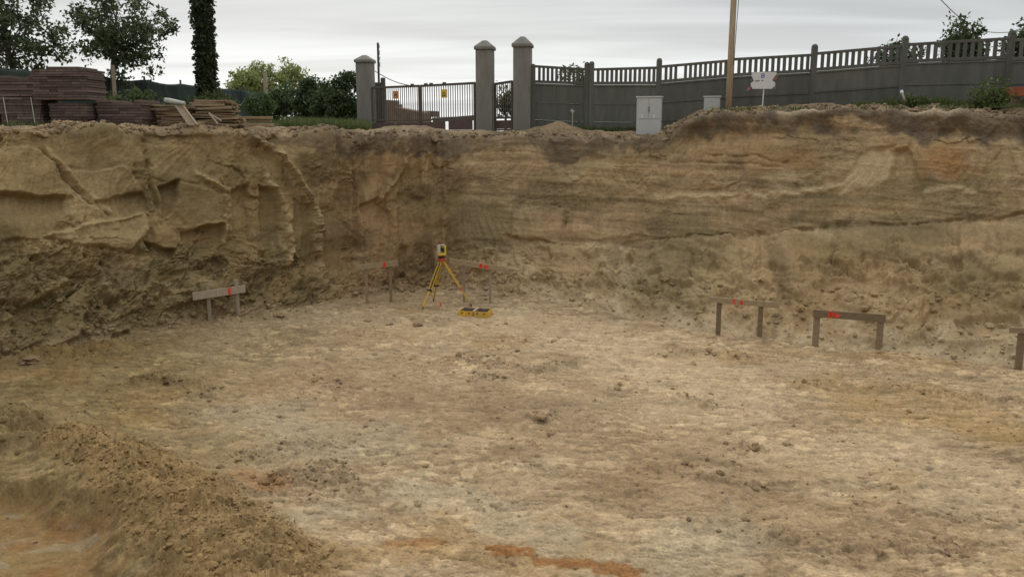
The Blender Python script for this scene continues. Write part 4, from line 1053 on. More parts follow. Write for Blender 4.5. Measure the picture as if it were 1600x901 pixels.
MB().tube([(0.06, -0.09, 1.2), (0.09, -0.09, 2.2), (0.13, -0.07, 3.2), (0.12, -0.07, 6.2)], 0.009, 6).build('cable', M['wire'], t)
# notched board on a post
Ys = 22.9
t = thing('notched_sign', 'white notched sign board with a small blue emblem on a thin white post', 'sign', P(1191, 172, Ys))
o9 = lambda x, y: P(1100 + x / 9.0, 100 + y / 9.0, Ys)
m = MB(); m.prism([o9(*q) for q in ((672, 116), (1018, 114), (1024, 146), (972, 206), (962, 236), (1002, 262), (1002, 306), (952, 352), (684, 352), (658, 306), (662, 268), (706, 244), (672, 176))], (0, 0.02, 0))
bo = wbuild(m, 'board', M['white'], t, bevel=0.003, seg=1)
m = MB(); q = lambda x, y: up(o9(x, y), 0) + Vector((0, -0.004, 0))
m.bar(q(812, 140), q(812, 190), 0.02, 0.003, (1, 0, 0)); m.bar(q(846, 140), q(846, 190), 0.02, 0.003, (1, 0, 0))
for yy in (140, 165, 190): m.bar(q(808, yy), q(850, yy), 0.018, 0.003)
wbuild(m, 'emblem', M['blue'], t, bo)
m = MB()
for x0, x1, yy in ((722, 782, 242), (808, 832, 236)):
    m = MB(); m.bar(q(x0, yy), q(x1, yy - 3), 0.018, 0.003); wbuild(m, 'word', M['black'], t, bo)
for poly in (((600, 372), (640, 318), (664, 338), (640, 372)), ((990, 208), (1046, 158), (1030, 206), (992, 232)), ((690, 240), (662, 196), (668, 232)), ((985, 345), (1018, 312), (1012, 350))):
    m = MB(); m.prism([o9(*p_) + Vector((0, 0.03, 0)) for p_ in poly], (0, 0.015, 0)); wbuild(m, 'red_tip', M['redfade'], t)
m = MB(); a, b = P(1190.6, 178, Ys + 0.03), P(1192.6, 128, Ys + 0.03); m.tube([a, (a.x + 0.02, a.y + 0.02, b.z)], 0.017, 10); wbuild(m, 'post', M['white'], t)

# survey stake with a tap-like top
t = thing('survey_stake', 'thin pale stake with a small white cross top standing by the heap of earth', 'stake', P(894, 206, 24.4))
m = MB(); a, b = P(893.8, 212, 24.4), P(893.8, 175, 24.4); m.tube([a, (a.x + 0.01, a.y, b.z)], 0.016, 8); wbuild(m, 'shaft', M['stake'], t)
m = MB(); m.bar((a.x - 0.05, a.y - 0.01, b.z + 0.035), (a.x + 0.05, a.y - 0.01, b.z + 0.02), 0.035, 0.02); m.bar((a.x + 0.01, a.y - 0.01, b.z - 0.03), (a.x - 0.005, a.y - 0.01, b.z + 0.08), 0.025, 0.02, (1, 0, 0)); wbuild(m, 'cross_top', M['white'], t)
def stick(name, label, cat, pa, pb, Ya, Yb, wd, th, mat):
    m = MB(); a, b = P(*pa, Ya), P(*pb, Yb); m.bar(a, b, wd, th); o = m.build(name, M[mat], None, bevel=0.004, seg=1)
    c0 = (a + b) / 2; o.data.transform(Matrix.Translation(-c0)); o.location = c0
    return tag(o, label, cat)
stick('wood_offcut', 'short pale wood offcut lying on the bank right of the notched sign', 'wood piece', (1217, 173.5), (1228, 180.5), 22.35, 22.2, 0.045, 0.06, 'stake')
stick('wood_offcut', 'pale wood splinter lying below the large grey cabinet', 'wood piece', (1034, 218.5), (1045, 216), 23.2, 23.15, 0.03, 0.06, 'stake')
t = thing('leaning_stick', 'thin stick with a whitish top leaning at the fence foot among weeds', 'stick', P(1416, 162, 22.0))
m = MB(); m.tube([P(1417.5, 166, 21.9), P(1409.5, 146, 22.2)], 0.028, 8); wbuild(m, 'shaft', M['stake'], t)
m = MB(); m.tube([P(1409.6, 146.4, 22.2), P(1408.6, 142, 22.25)], [0.045, 0.04], 8); wbuild(m, 'pale_top', M['white'], t)
t = thing('painted_beam', 'red brown painted beam raised on dark blocks at the right edge', 'beam', P(1600, 160, 20.9))
m = MB(); a, b = P(1570, 144.5, 20.9), P(1720, 138, 19.7); m.bar(a, b, 0.22, 0.16); wbuild(m, 'beam', M['rust'], t, bevel=0.01)
for px in (1583, 1640):
    m = MB(); a = P(px, 152, 20.85); m.box((a.x, a.y, a.z - 0.25), (0.24, 0.2, 0.5)); wbuild(m, 'support_block', M['board_dark'], t)
m = MB(); pts = []
for k in range(15):
    s_ = k / 14; p = P(1450, -22, 26).lerp(P(1582, 50, 33), s_); p.z -= 0.5 * math.sin(math.pi * s_); pts.append(p)
o = m.tube(pts, 0.012, 6).build('overhead_wire', M['wire']); tag(o, 'thin overhead wire slanting down across the sky at upper right', 'wire')

# ================================================================== pavers, boards and odds and ends on the left bank
def brick_stack(px0, px1, pyt, pyb, Y, dp, label, strap=False, lean=0.0, lay=0.07, tint=1.0, seed=0, messy=0.022, top_messy=0.15):
    g = random.Random(seed + 50)
    a, b = P(px0, pyb, Y), P(px1, pyb, Y); zt = P((px0 + px1) / 2, pyt, Y).z; zb = a.z
    wd = b.x - a.x; t = thing('paver_stack', label, 'paver stack', ((a.x + b.x) / 2, Y, zb), R(-3 + g.uniform(-2, 2)), 'stacks of red brown pavers on the left bank')
    n = max(2, round((zt - zb) / lay)); lay = (zt - zb) / n; it = []
    for k in range(n):
        x = -wd / 2; off = g.uniform(-messy, messy); dy = g.uniform(-messy, messy)
        while x < wd / 2 - 0.02:
            L = min(g.choice((0.2, 0.4, 0.4, 0.6)), wd / 2 - x)
            if L < 0.05: break
            if k == n - 1 and top_messy and g.random() < top_messy: x += L; continue
            sh = g.uniform(0.6, 1.35) * tint; c0 = np.array((0.128, 0.090, 0.073)) * sh + np.array((0.02, 0.02, 0.018)) * g.random()
            for yy in (0, 1):
                it.append(((x + L / 2 + off, -dp / 4 + yy * dp / 2 + dy + g.uniform(-.006, .006), lay * (k + 0.5)), (L - 0.007, dp / 2 - 0.008, lay - 0.009), g.uniform(-.012, .012), c0))
            x += L
    boxes_np('pavers', it, M['brick'], t)
    if strap:
        for s_ in (-0.33, 0.33):
            MB().bar((s_ * wd, -dp / 2 - 0.022, 0), (s_ * wd - 0.05, -dp / 2 - 0.022, zt - zb), 0.022, 0.004, (1, 0, 0)).build('strap', M['strap'], t)
    return t
brick_stack(-60, 4, 131, 163, 22.0, 0.9, 'red brown paver stack cut off by the left edge, upper one of two', seed=1)
brick_stack(-58, 13, 164, 200, 21.9, 0.9, 'red brown paver stack cut off by the left edge, lower one of two', seed=2)
brick_stack(20, 85, 153, 200, 21.7, 0.9, 'red brown paver stack bound with two pale upright straps', True, seed=3)
brick_stack(12, 70, 120, 152, 21.72, 0.9, 'red brown paver stack lying on top of the strapped stack', seed=4)
brick_stack(95, 155, 158, 200, 21.6, 0.9, 'red brown paver stack underneath the tallest stack, across a dark gap from the strapped stack', seed=5, tint=0.9)
brick_stack(68, 154, 106, 157, 21.5, 0.9, 'tallest and widest red brown paver stack, bridging the gap between two lower ones', seed=6, lay=0.06, messy=0.022, top_messy=0.35, tint=0.92)
brick_stack(157, 169, 162, 200, 22.3, 0.7, 'dark side face of the low single paver stack, shade put into its colour', seed=8, tint=0.6)  # side face of the next stack, its shade put into the tint
brick_stack(168, 240, 157, 200, 21.8, 0.95, 'low single paver stack standing between the tallest stack and the board heap', seed=7, tint=0.95)

def board(label, c0, L, wd, th, rz, ry, mat, group, rx=0.0):
    o = board_proto[mat].copy(); sc.collection.objects.link(o)
    o.location = c0; o.rotation_euler = (R(rx), R(ry), R(rz)); o.scale = (L, wd / 0.14, th / 0.03)
    tag(o, label, 'board', group); return o
board_proto = {}
for mt in ('board', 'board_dark', 'stake'):
    o = MB().box((0, 0, 0), (1, 0.14, 0.03)).build('wooden_board', M[mt], None, bevel=0.003, seg=1); board_proto[mt] = o
    sc.collection.objects.unlink(o)
g = random.Random(3)
def heap_boards(px0, px1, pyt, pyb, Y, n_lay, per, Lr, label, group, taper):
    zb, zt = P(px0, pyb, Y).z, P(px0, pyt, Y).z
    for k in range(n_lay):
        s_ = k / (n_lay - 1); xa_, xb_ = px0 + taper[0] * s_, px1 - taper[1] * s_
        for j in range(per):
            L = g.uniform(*Lr) * (1 - 0.15 * s_); pc = P((xa_ + xb_) / 2 + g.uniform(-0.12, 0.12) * (xb_ - xa_), 190, Y)
            mt = g.choice(('board', 'board_dark', 'board_dark'))
            board(label, (pc.x, Y - 0.28 + 0.16 * j + g.uniform(-.05, .05), zb + (zt - zb) * s_ + g.uniform(-.01, .01)), L, g.uniform(.10, .16), g.uniform(.025, .05), g.uniform(-9, 9), g.uniform(-3.5, 3.5), mt, group)
heap_boards(243, 312, 166, 197, 22.0, 11, 4, (0.75, 1.15), 'rough board in the untidy heap under the white roll', 'boards heaped under the white roll', (2, 2))
heap_boards(308, 380, 158, 196, 22.1, 14, 4, (0.9, 1.35), 'rough board in the tapering heap left of the ivy shrubs', 'boards in the tapering heap', (4, 22))
for k, (x0, x1, y_, dY) in enumerate(((362, 426, 184, 0.2), (360, 424, 188.5, 0.25), (352, 428, 195, -0.4))):
    p0, p1 = P(x0, y_, 23.2 + dY), P(x1, y_ + 0.3, 23.4 + dY); o = MB().bar(p0, p1, 0.075, 0.16).build('wooden_board', M['board'], None, bevel=0.005, seg=1)
    c0 = (p0 + p1) / 2; o.data.transform(Matrix.Translation(-c0)); o.location = c0
    tag(o, ('long grey board, topmost of the three lying in front of the green shrubs', 'long grey board, middle of the three lying in front of the green shrubs', 'long pale board lying lowest, nearest the pit edge, before the green shrubs')[k], 'board', 'long boards before the shrubs')
t = thing('plastic_roll', 'pale whitish roll lying on top of the untidy board heap', 'roll', P(273, 160, 21.5))
m = MB(); a, b = P(258, 156.5, 21.5), P(289, 161.5, 21.4); m.tube([a, a.lerp(b, .3), a.lerp(b, .7), b], [0.06, 0.065, 0.05, 0.04], 14); wbuild(m, 'roll', M['pipe'], t, smooth=False)
m = MB(); m.tube([a - (b - a).normalized() * 0.012, a - (b - a).normalized() * 0.002], 0.035, 12); wbuild(m, 'hollow_end_shade', M['black'], t)  # black disc standing in for the shade inside the roll
t = thing('leaning_hatch', 'narrow dark panel with two pale rails leaning against the board heap', 'hatch', P(300, 194, 20.9))
tl, tr_, br_, bl = P(275, 165.5, 21.45), P(287, 165, 21.45), P(309, 195, 20.8), P(296.5, 196, 20.8)
m = MB(); m.prism([tl, tr_, br_, bl], (0, 0.02, 0)); wbuild(m, 'panel', M['board_dark'], t)
for a, b in ((tl, bl), (tr_, br_)):
    m = MB(); m.bar(a + Vector((0, -0.02, 0)), b + Vector((0, -0.02, 0)), 0.05, 0.03, (0, -1, 0.3)); wbuild(m, 'rail', M['stake'], t)
stick('wood_batten', 'thin pale batten leaning on the front of the tapering board heap', 'batten', (326.6, 177), (340.5, 194), 21.6, 21.3, 0.045, 0.03, 'stake')
stick('wood_batten', 'thin pale batten propped over the tapering board heap beside the longer one', 'batten', (328, 178), (346, 189), 21.62, 21.4, 0.035, 0.03, 'stake')

# ================================================================== dark green screen fence
sA, sB = (-70, 26.2), (424, 41.0)
t = thing('screen_fence', 'dark green sheeted screen fence receding behind the paver stacks', 'fence', P(-20, 200, 27))
A = P(sA[0], 200, sA[1]); Bv = P(sB[0], 200, sB[1]); nS, nH = 260, 18
ss, hh = np.meshgrid(np.linspace(0, 1, nS), np.linspace(0, 1, nH))
zt = 6.5 - 0.22 * ss + 0.05 * np.sin(ss * 40) * 0.5 - 0.06 * np.abs(np.sin(ss * math.pi * 8))
xx = A.x + (Bv.x - A.x) * ss; yy = A.y + (Bv.y - A.y) * ss
rip = 0.07 * fbm(ss * 40, hh * 2.5, 3.0, 3) + 0.05 * np.sin(ss * math.pi * 16) * (1 - hh)
ex, ey = Bv.x - A.x, Bv.y - A.y; el = math.hypot(ex, ey)
co = np.stack([xx + rip * ey / el, yy - rip * ex / el, 4.15 + (zt - 4.15) * hh], -1).reshape(-1, 3)
so = mesh_np('sheet', co - np.array(t.location), grid_faces(nS, nH), M['screen'], t)
sm = so.modifiers.new('thickness', 'SOLIDIFY'); sm.thickness = 0.012
for k in range(9):
    s_ = k / 8; c0 = A.lerp(Bv, s_); m = MB(); m.tube([(c0.x - .05, c0.y + 0.12, 4.1), (c0.x - .05, c0.y + 0.12, 6.5 - 0.2 * s_ + (0.14 if k % 3 else 0.02))], 0.04, 8); wbuild(m, 'post', M['wire'], t)
m = MB(); p0 = P(183, 200, 29.5); m.tube([(p0.x, p0.y, 4.2), (p0.x + .03, p0.y, P(183, 102, 29.5).z)], [0.075, 0.06], 10)
o = m.build('wooden_post', M['stake'], None); tag(o, 'weathered round post standing in front of the screen fence below the middle tree', 'post')
m = MB(); p0 = P(418.5, 200, 38.5); m.tube([(p0.x, p0.y, 4.2), (p0.x, p0.y, P(418, 111, 38.5).z)], [0.1, 0.085], 10)
o = m.build('wooden_post', M['stake'], None); tag(o, 'weathered post standing at the end of the screen fence among pale bushes', 'post')

# ================================================================== trees and bushes
def crown_points(rng_, tips, n, r):
    k = rng_.integers(0, len(tips), n); v = rng_.normal(size=(n, 3)) * np.array((1, 1, 0.8))
    v /= np.linalg.norm(v, axis=1, keepdims=True); v *= (rng_.random(n) ** 0.5)[:, None]
    return tips[k] + v * (r * (0.6 + 0.8 * ((k * 37) % 11) / 11.0))[:, None]
def tree(name, label, cpx, cpy, rxp, ryp, Y, tips_n, n, leaf, c1, c2, basepx, clump=0.42, seed=0, group=None, trunk_r=0.11, depth=1.0, mat='leaf', cat='tree', base_z=4.3, shape=2.0, parts=('trunk', 'crown'), flat=0.0):
    g = np.random.default_rng(seed + 300); c0 = P(cpx, cpy, Y); rx, rz = rxp * Y / FPX, ryp * Y / FPX; ry = rx * depth
    bpt = P(basepx, 200, Y); t = thing(name, label, cat, (bpt.x, Y, base_z), 0, group)
    tips = []
    while len(tips) < tips_n:
        v = g.uniform(-1, 1, 3); r = (np.abs(v) ** shape).sum()
        if r > 1 or (r < 0.25 and g.random() < 0.6): continue
        if v[2] < -0.6 and g.random() < flat: continue
        j = 1 + 0.22 * g.normal()
        tips.append((c0.x + v[0] * rx * j, Y + v[1] * ry, c0.z + v[2] * rz * j))
    tips = np.array(tips)
    m = MB(); zs = base_z; split = c0.z - rz * 0.75
    mid = Vector((bpt.x * 0.5 + c0.x * 0.5, Y, max(split, base_z + 0.3))); top_ = Vector((c0.x, Y, c0.z + rz * 0.55))
    m.tube([(bpt.x, Y, base_z - 0.2), (bpt.x * 0.8 + mid.x * 0.2, Y, base_z + 0.2), mid, mid.lerp(top_, .5), top_], [trunk_r * 1.3, trunk_r * 1.05, trunk_r * 0.85, trunk_r * 0.5, trunk_r * 0.15], 9)
    for k in range(0, len(tips), 2):
        e = Vector(tips[k]); s_ = g.uniform(0.0, 0.85); st = mid.lerp(top_, s_)
        if e.z < st.z: st = mid.lerp(top_, s_ * 0.3)
        b = st.lerp(e, 0.5) + Vector((g.normal() * 0.1, g.normal() * 0.1, 0.12)); rr = trunk_r * (0.32 - 0.2 * s_)
        m.tube([st, b, e], [rr, rr * 0.6, rr * 0.2], 5, cap=False)
    wbuild(m, parts[0], M['bark'], t, smooth=True)
    pts = crown_points(g, tips, n, clump)
    leaves_np(parts[1], pts - np.array(t.location), leaf, M[mat], t, c1, c2, seed=seed)
    return t
DG1, DG2 = (0.042, 0.060, 0.027), (0.115, 0.145, 0.068)
tree('tree', 'dark green tree cut off by the left edge, above the paver stacks', 4, 45, 80, 78, 33, 80, 6800, 0.17, DG1, DG2, 38, 0.40, 1)
tree('tree', 'dark green wind-blown tree in the middle between the ivy-covered trunk and the left-edge tree', 186, 50, 64, 66, 32, 75, 5600, 0.16, DG1, DG2, 172, 0.40, 2, flat=0.4)
# trunk wrapped in ivy, topped off above the frame
Yt = 33.0; bt = P(327, 176, Yt); t = thing('ivy_tree', 'tall bare tree trunk completely wrapped in dark ivy', 'tree', (bt.x, Yt, 4.3))
MB().tube([(0, 0, -0.2), (0.0, 0, 2), (-0.03, 0, 4.5), (-0.06, 0, 8.5)], [0.26, 0.24, 0.22, 0.16], 12).build('trunk', M['bark'], t, smooth=True)
g2 = np.random.default_rng(9); n = 11000; zz = g2.uniform(0.0, 7.6, n); th = g2.uniform(0, 2 * np.pi, n)
rr = 0.20 + (0.13 + 0.13 * perlin(zz * 1.1, th * 1.0, 3.0) + 0.14 * perlin(zz * 3.4, th * 2.0, 4.0)) * g2.random(n) ** 0.5 * 1.25 + 0.12 * np.exp(-zz / 0.6)
leaves_np('ivy', np.stack([rr * np.cos(th) - 0.005 * zz, rr * np.sin(th), zz], -1), 0.125, M['leaf'], t, (0.032, 0.045, 0.020), (0.060, 0.082, 0.036), droop=1.0, aspect=0.8, seed=12)
def shrub(label, cpx, cpy, rxp, ryp, Y, n, leaf, c1, c2, seed, name='ivy_shrub', tips=60, clump=0.3, shape=3.0, cat='shrub', trunk_r=0.05, group=None, depth=0.8, base_z=4.3):
    return tree(name, label, cpx, cpy, rxp, ryp, Y, tips, n, leaf, c1, c2, cpx, clump, seed, group, trunk_r, depth, cat=cat, shape=shape, parts=('stems', 'foliage'), base_z=base_z)
IV1, IV2 = (0.045, 0.068, 0.026), (0.092, 0.132, 0.052)
shrub('lowest dense green shrub, beside the end of the screen fence', 442, 168, 26, 26, 37.5, 3600, 0.15, IV1, IV2, 21)
shrub('dense ivy shrub with a square top, second from the screen fence', 481, 158, 20, 33, 35.5, 4600, 0.14, IV1, IV2, 22)
shrub('dense ivy shrub, lower one just left of the roundest shrub', 508, 163, 18, 30, 34.0, 4000, 0.14, IV1, IV2, 23)
shrub('dense round-topped ivy shrub touching the farthest gate pillar', 540, 156, 24, 36, 32.2, 6000, 0.14, IV1, IV2, 24)
YG1, YG2 = (0.24, 0.27, 0.085), (0.36, 0.39, 0.15)
for k, (x, y, rx, ry) in enumerate(((383, 134, 22, 20), (412, 130, 24, 26), (448, 128, 26, 24))):
    shrub(('pale yellow green bush behind the screen fence, nearest the ivy trunk', 'pale yellow green bush around the weathered post behind the screen fence', 'pale yellow green bush rising above the lowest dense green shrub')[k], x, y, rx, ry, 47 + k, 2600, 0.17, YG1, YG2, 31 + k, 'pale_bush', 70, 0.34, 2.0)
shrub('leafy bush seen through the bars of the side gate', 790, 165, 17, 24, 31, 900, 0.13, (0.09, 0.09, 0.03), (0.16, 0.15, 0.06), 41, 'bush', 30, 0.28, 2.0)
shrub('thin bush showing through the balusters next to the doubled fence post', 905, 122, 26, 18, 29.5, 700, 0.11, (0.10, 0.11, 0.05), (0.17, 0.18, 0.08), 42, 'bush', 40, 0.2, 2.0)
shrub('dark wind-blown bush topping the fence, seen left of the last fence post', 1507, 72, 26, 36, 25.0, 2600, 0.13, DG1, IV2, 43, 'bush', 50, 0.26, 2.0)
shrub('dark bush at the right edge showing above the last fence panel', 1597, 85, 24, 34, 24.0, 2400, 0.13, DG1, IV2, 44, 'bush', 50, 0.26, 2.0)
shrub('low bush peeping over the fence at the post two from the right', 1402, 90, 34, 24, 25.5, 1500, 0.12, DG1, IV2, 45, 'bush', 50, 0.22, 2.0)
shrub('bright green weed bush growing in front of the fence beside the red brown beam', 1548, 150, 27, 22, 20.75, 1000, 0.09, (0.065, 0.095, 0.025), (0.13, 0.17, 0.05), 46, 'weed_bush', 60, 0.16, 2.0, trunk_r=0.02, base_z=4.9)
shrub('small green weed clump at the foot of the leaning stick', 1432, 162, 20, 12, 21.7, 600, 0.08, (0.06, 0.09, 0.025), (0.12, 0.15, 0.05), 47, 'weed_bush', 40, 0.10, 2.0, trunk_r=0.012, base_z=4.9)
shrub('nettle patch growing behind the low single paver stack', 205, 158, 40, 14, 24.5, 1800, 0.10, (0.05, 0.075, 0.022), (0.10, 0.13, 0.045), 48, 'weed_bush', 60, 0.15, 2.0, trunk_r=0.015)
shrub('nettle patch at the foot of the ivy-covered trunk', 330, 160, 34, 14, 31.5, 1500, 0.11, (0.05, 0.07, 0.022), (0.09, 0.12, 0.04), 49, 'weed_bush', 50, 0.16, 2.0, trunk_r=0.015)
shrub('green nettles growing before the end of the screen fence', 405, 168, 26, 18, 33.5, 1700, 0.12, (0.055, 0.085, 0.025), (0.10, 0.15, 0.05), 50, 'weed_bush', 50, 0.18, 2.0, trunk_r=0.015)

# grass along the far bank and the fence foot
g3 = np.random.default_rng(17); bl = []
def grass(px0, px1, dY0, dY1, n, h):
    px = g3.uniform(px0, px1, n); Yq = rm_y(px) + g3.uniform(dY0, dY1, n)
    dx, dy, dz = ray(px, np.full(n, 200.0)); x = dx * Yq / dy
    z = ground_z(x, Yq) + 0.02; keep = fbm(x * 1.5, Yq * 1.5, 4.0, 3) > -0.15
    bl.append(np.stack([x, Yq, z, h * g3.uniform(0.5, 1.4, n)], -1)[keep])
grass(440, 575, 2.0, 6.5, 9000, 0.28); grass(150, 440, 2.2, 8, 5000, 0.22); grass(1330, 1700, 0.75, 1.6, 6500, 0.20); grass(1180, 1330, 1.1, 1.7, 1500, 0.12); grass(835, 1000, 1.7, 2.2, 2200, 0.14); grass(1080, 1700, 0.05, 0.7, 2600, 0.09); grass(0, 440, 1.6, 2.6, 1800, 0.13); grass(1380, 1480, 0.7, 1.5, 1500, 0.28)
bl = np.concatenate(bl); n = len(bl); an = g3.uniform(0, 2 * np.pi, n); wv = 0.012 + 0.006 * g3.random(n)
sx, sy = np.cos(an) * wv, np.sin(an) * wv; lx, ly = g3.normal(size=n) * bl[:, 3] * 0.45, g3.normal(size=n) * bl[:, 3] * 0.45
co = np.stack([np.stack([bl[:, 0] - sx, bl[:, 1] - sy, bl[:, 2]], -1), np.stack([bl[:, 0] + sx, bl[:, 1] + sy, bl[:, 2]], -1), np.stack([bl[:, 0] + lx, bl[:, 1] + ly, bl[:, 2] + bl[:, 3]], -1)], 1).reshape(-1, 3)
tt = g3.random(n)[:, None]; gc_ = np.array((0.06, 0.09, 0.025)) * (1 - tt) + np.array((0.15, 0.16, 0.06)) * tt
o = mesh_np('grass', co, np.arange(3 * n).reshape(-1, 3), M['leaf'], None, np.repeat(gc_, 3, 0), smooth=False)
tag(o, 'thin green grass and weeds along the top of the bank', 'grass', kind='stuff')

# ================================================================== things on the pit floor
def local(o, root): o.data.transform(Matrix.Translation(-root.location)); return o
# surveying tripod
ap = P(690, 404, 21.1); t = thing('surveying_tripod', 'yellow surveying tripod standing on the pit floor', 'tripod', (ap.x, ap.y, 0.0))
fl, fb_, fr = on_floor(660, 484), on_floor(677, 470.5), on_floor(737.5, 479)
m = MB(); m.tube([up(ap, -0.05), up(ap, 0.0)], [0.10, 0.11], 16); m.tube([up(ap, 0.0), up(ap, 0.015)], [0.085, 0.085], 16); wbuild(m, 'tripod_head', M['red_metal'], t)
for i, f in enumerate((fl, fb_, fr)):
    hd = up(ap, -0.04) + (f - ap) * 0.055; hd.z = ap.z - 0.05
    dirv = (f - hd); k1 = hd + dirv * 0.62; k0 = hd + dirv * 0.50; s2 = dirv.cross(Vector((0, 0, 1))).normalized()
    m = MB(); q = 0.034
    for sg in (-1, 1): m.bar(hd + s2 * q * sg, k1 + s2 * q * sg, 0.024, 0.026, s2)
    lg = wbuild(m, 'leg', M['yellow'], t)
    m = MB(); m.bar(k0, f + dirv.normalized() * -0.06, 0.040 if i != 0 else 0.05, 0.03, s2); wbuild(m, 'lower_leg', M['yellow'], t, lg)
    m = MB(); m.bar(k1 - dirv * 0.03, k1 + dirv * 0.005, 0.12, 0.05, s2); wbuild(m, 'clamp', M['red_metal'] if i == 2 else M['black'], t, lg)
    m = MB(); m.tube([f + dirv.normalized() * -0.09, f + dirv.normalized() * 0.03], [0.028, 0.008], 8); wbuild(m, 'foot_spike', M['wire'], t, lg)
    if i == 0:
        m = MB(); m.bar(hd.lerp(k1, 0.08) - Vector((0.0, 0.035, 0.0)), hd.lerp(k1, 0.95) - Vector((0.0, 0.035, 0.0)), 0.032, 0.008, s2); wbuild(m, 'strap', M['black'], t, lg)
# total station
t = thing('total_station', 'yellow and pale grey total station instrument on top of the tripod', 'instrument', (ap.x, ap.y, ap.z + 0.015), R(28))
MB().box((0, 0, 0.020), (0.15, 0.15, 0.03)).build('tribrach', M['black'], t, bevel=0.02)
m = MB(); m.tube([(0, 0, 0.035), (0, 0, 0.07)], 0.06, 16); m.build('base', M['black'], t)
MB().box((0, 0, 0.105), (0.20, 0.15, 0.07)).build('keypad_unit', M['inst_yellow'], t, bevel=0.015)
for s_ in (-1, 1):
    MB().box((s_ * 0.078, 0, 0.225), (0.052, 0.14, 0.18)).build('standard', M['inst_yellow'] if s_ > 0 else M['inst_white'], t, bevel=0.018)
MB().tube([(0, -0.085, 0.225), (0, -0.05, 0.225), (0, 0.09, 0.225)], [0.042, 0.048, 0.048], 16).build('telescope', M['black'], t)
m = MB(); m.box((0, 0, 0.335), (0.19, 0.05, 0.022)); m.box((-0.085, 0, 0.322), (0.022, 0.05, 0.03)); m.box((0.085, 0, 0.322), (0.022, 0.05, 0.03)); m.build('handle', M['inst_white'], t)
# its open case
pc = on_floor(743, 492.5); t = thing('instrument_case', 'open yellow instrument case with two dark foam halves, on the floor beside the tripod', 'case', (pc.x, pc.y, pc.z - 0.01), R(-13))
for nm, x0 in (('case_bottom', -0.19), ('case_lid', 0.19)):
    m = MB(); W_, D_, H_, th = 0.355, 0.44, 0.135, 0.014
    m.box((x0, 0, 0.008), (W_, D_, 0.016))
    for s_ in (-1, 1):
        m.box((x0 + s_ * (W_ - th) / 2, 0, H_ / 2 + 0.0165), (th, D_, H_)); m.box((x0, s_ * (D_ - th) / 2, H_ / 2 + 0.0165), (W_ - 2 * th - 0.002, th, H_))
    cp = m.build(nm, M['case'], t)
    m = MB(); m.box((x0, 0, 0.085), (W_ - 2 * th - 0.006, D_ - 2 * th - 0.006, 0.12)); m.box((x0 + 0.03, -0.05, 0.155), (0.16, 0.2, 0.02)); m.box((x0 - 0.08, 0.12, 0.153), (0.1, 0.08, 0.016))
    m.build('foam_insert', M['foam'], cp, bevel=0.004, seg=1)
m = MB(); m.box((0, -0.05, 0.158), (0.03, 0.22, 0.012)); m.box((0.0, 0.14, 0.158), (0.03, 0.06, 0.012)); m.build('hinge', M['strap'], t)
for s_ in (-0.28, -0.1, 0.1, 0.28): MB().box((s_, -0.225, 0.105), (0.035, 0.010, 0.028)).build('latch', M['black'], t)
p0 = on_floor(688, 479); t = thing('survey_peg', 'tiny red orange peg stuck in the floor under the tripod', 'peg', p0)
m = MB(); m.tube([(0, 0, -0.05), (0.005, 0, 0.08)], 0.014, 8); m.build('shaft', M['spray'], t); m = MB(); m.bar((-0.03, 0, 0.085), (0.045, 0, 0.09), 0.02, 0.02); m.build('flag', M['spray'], t)

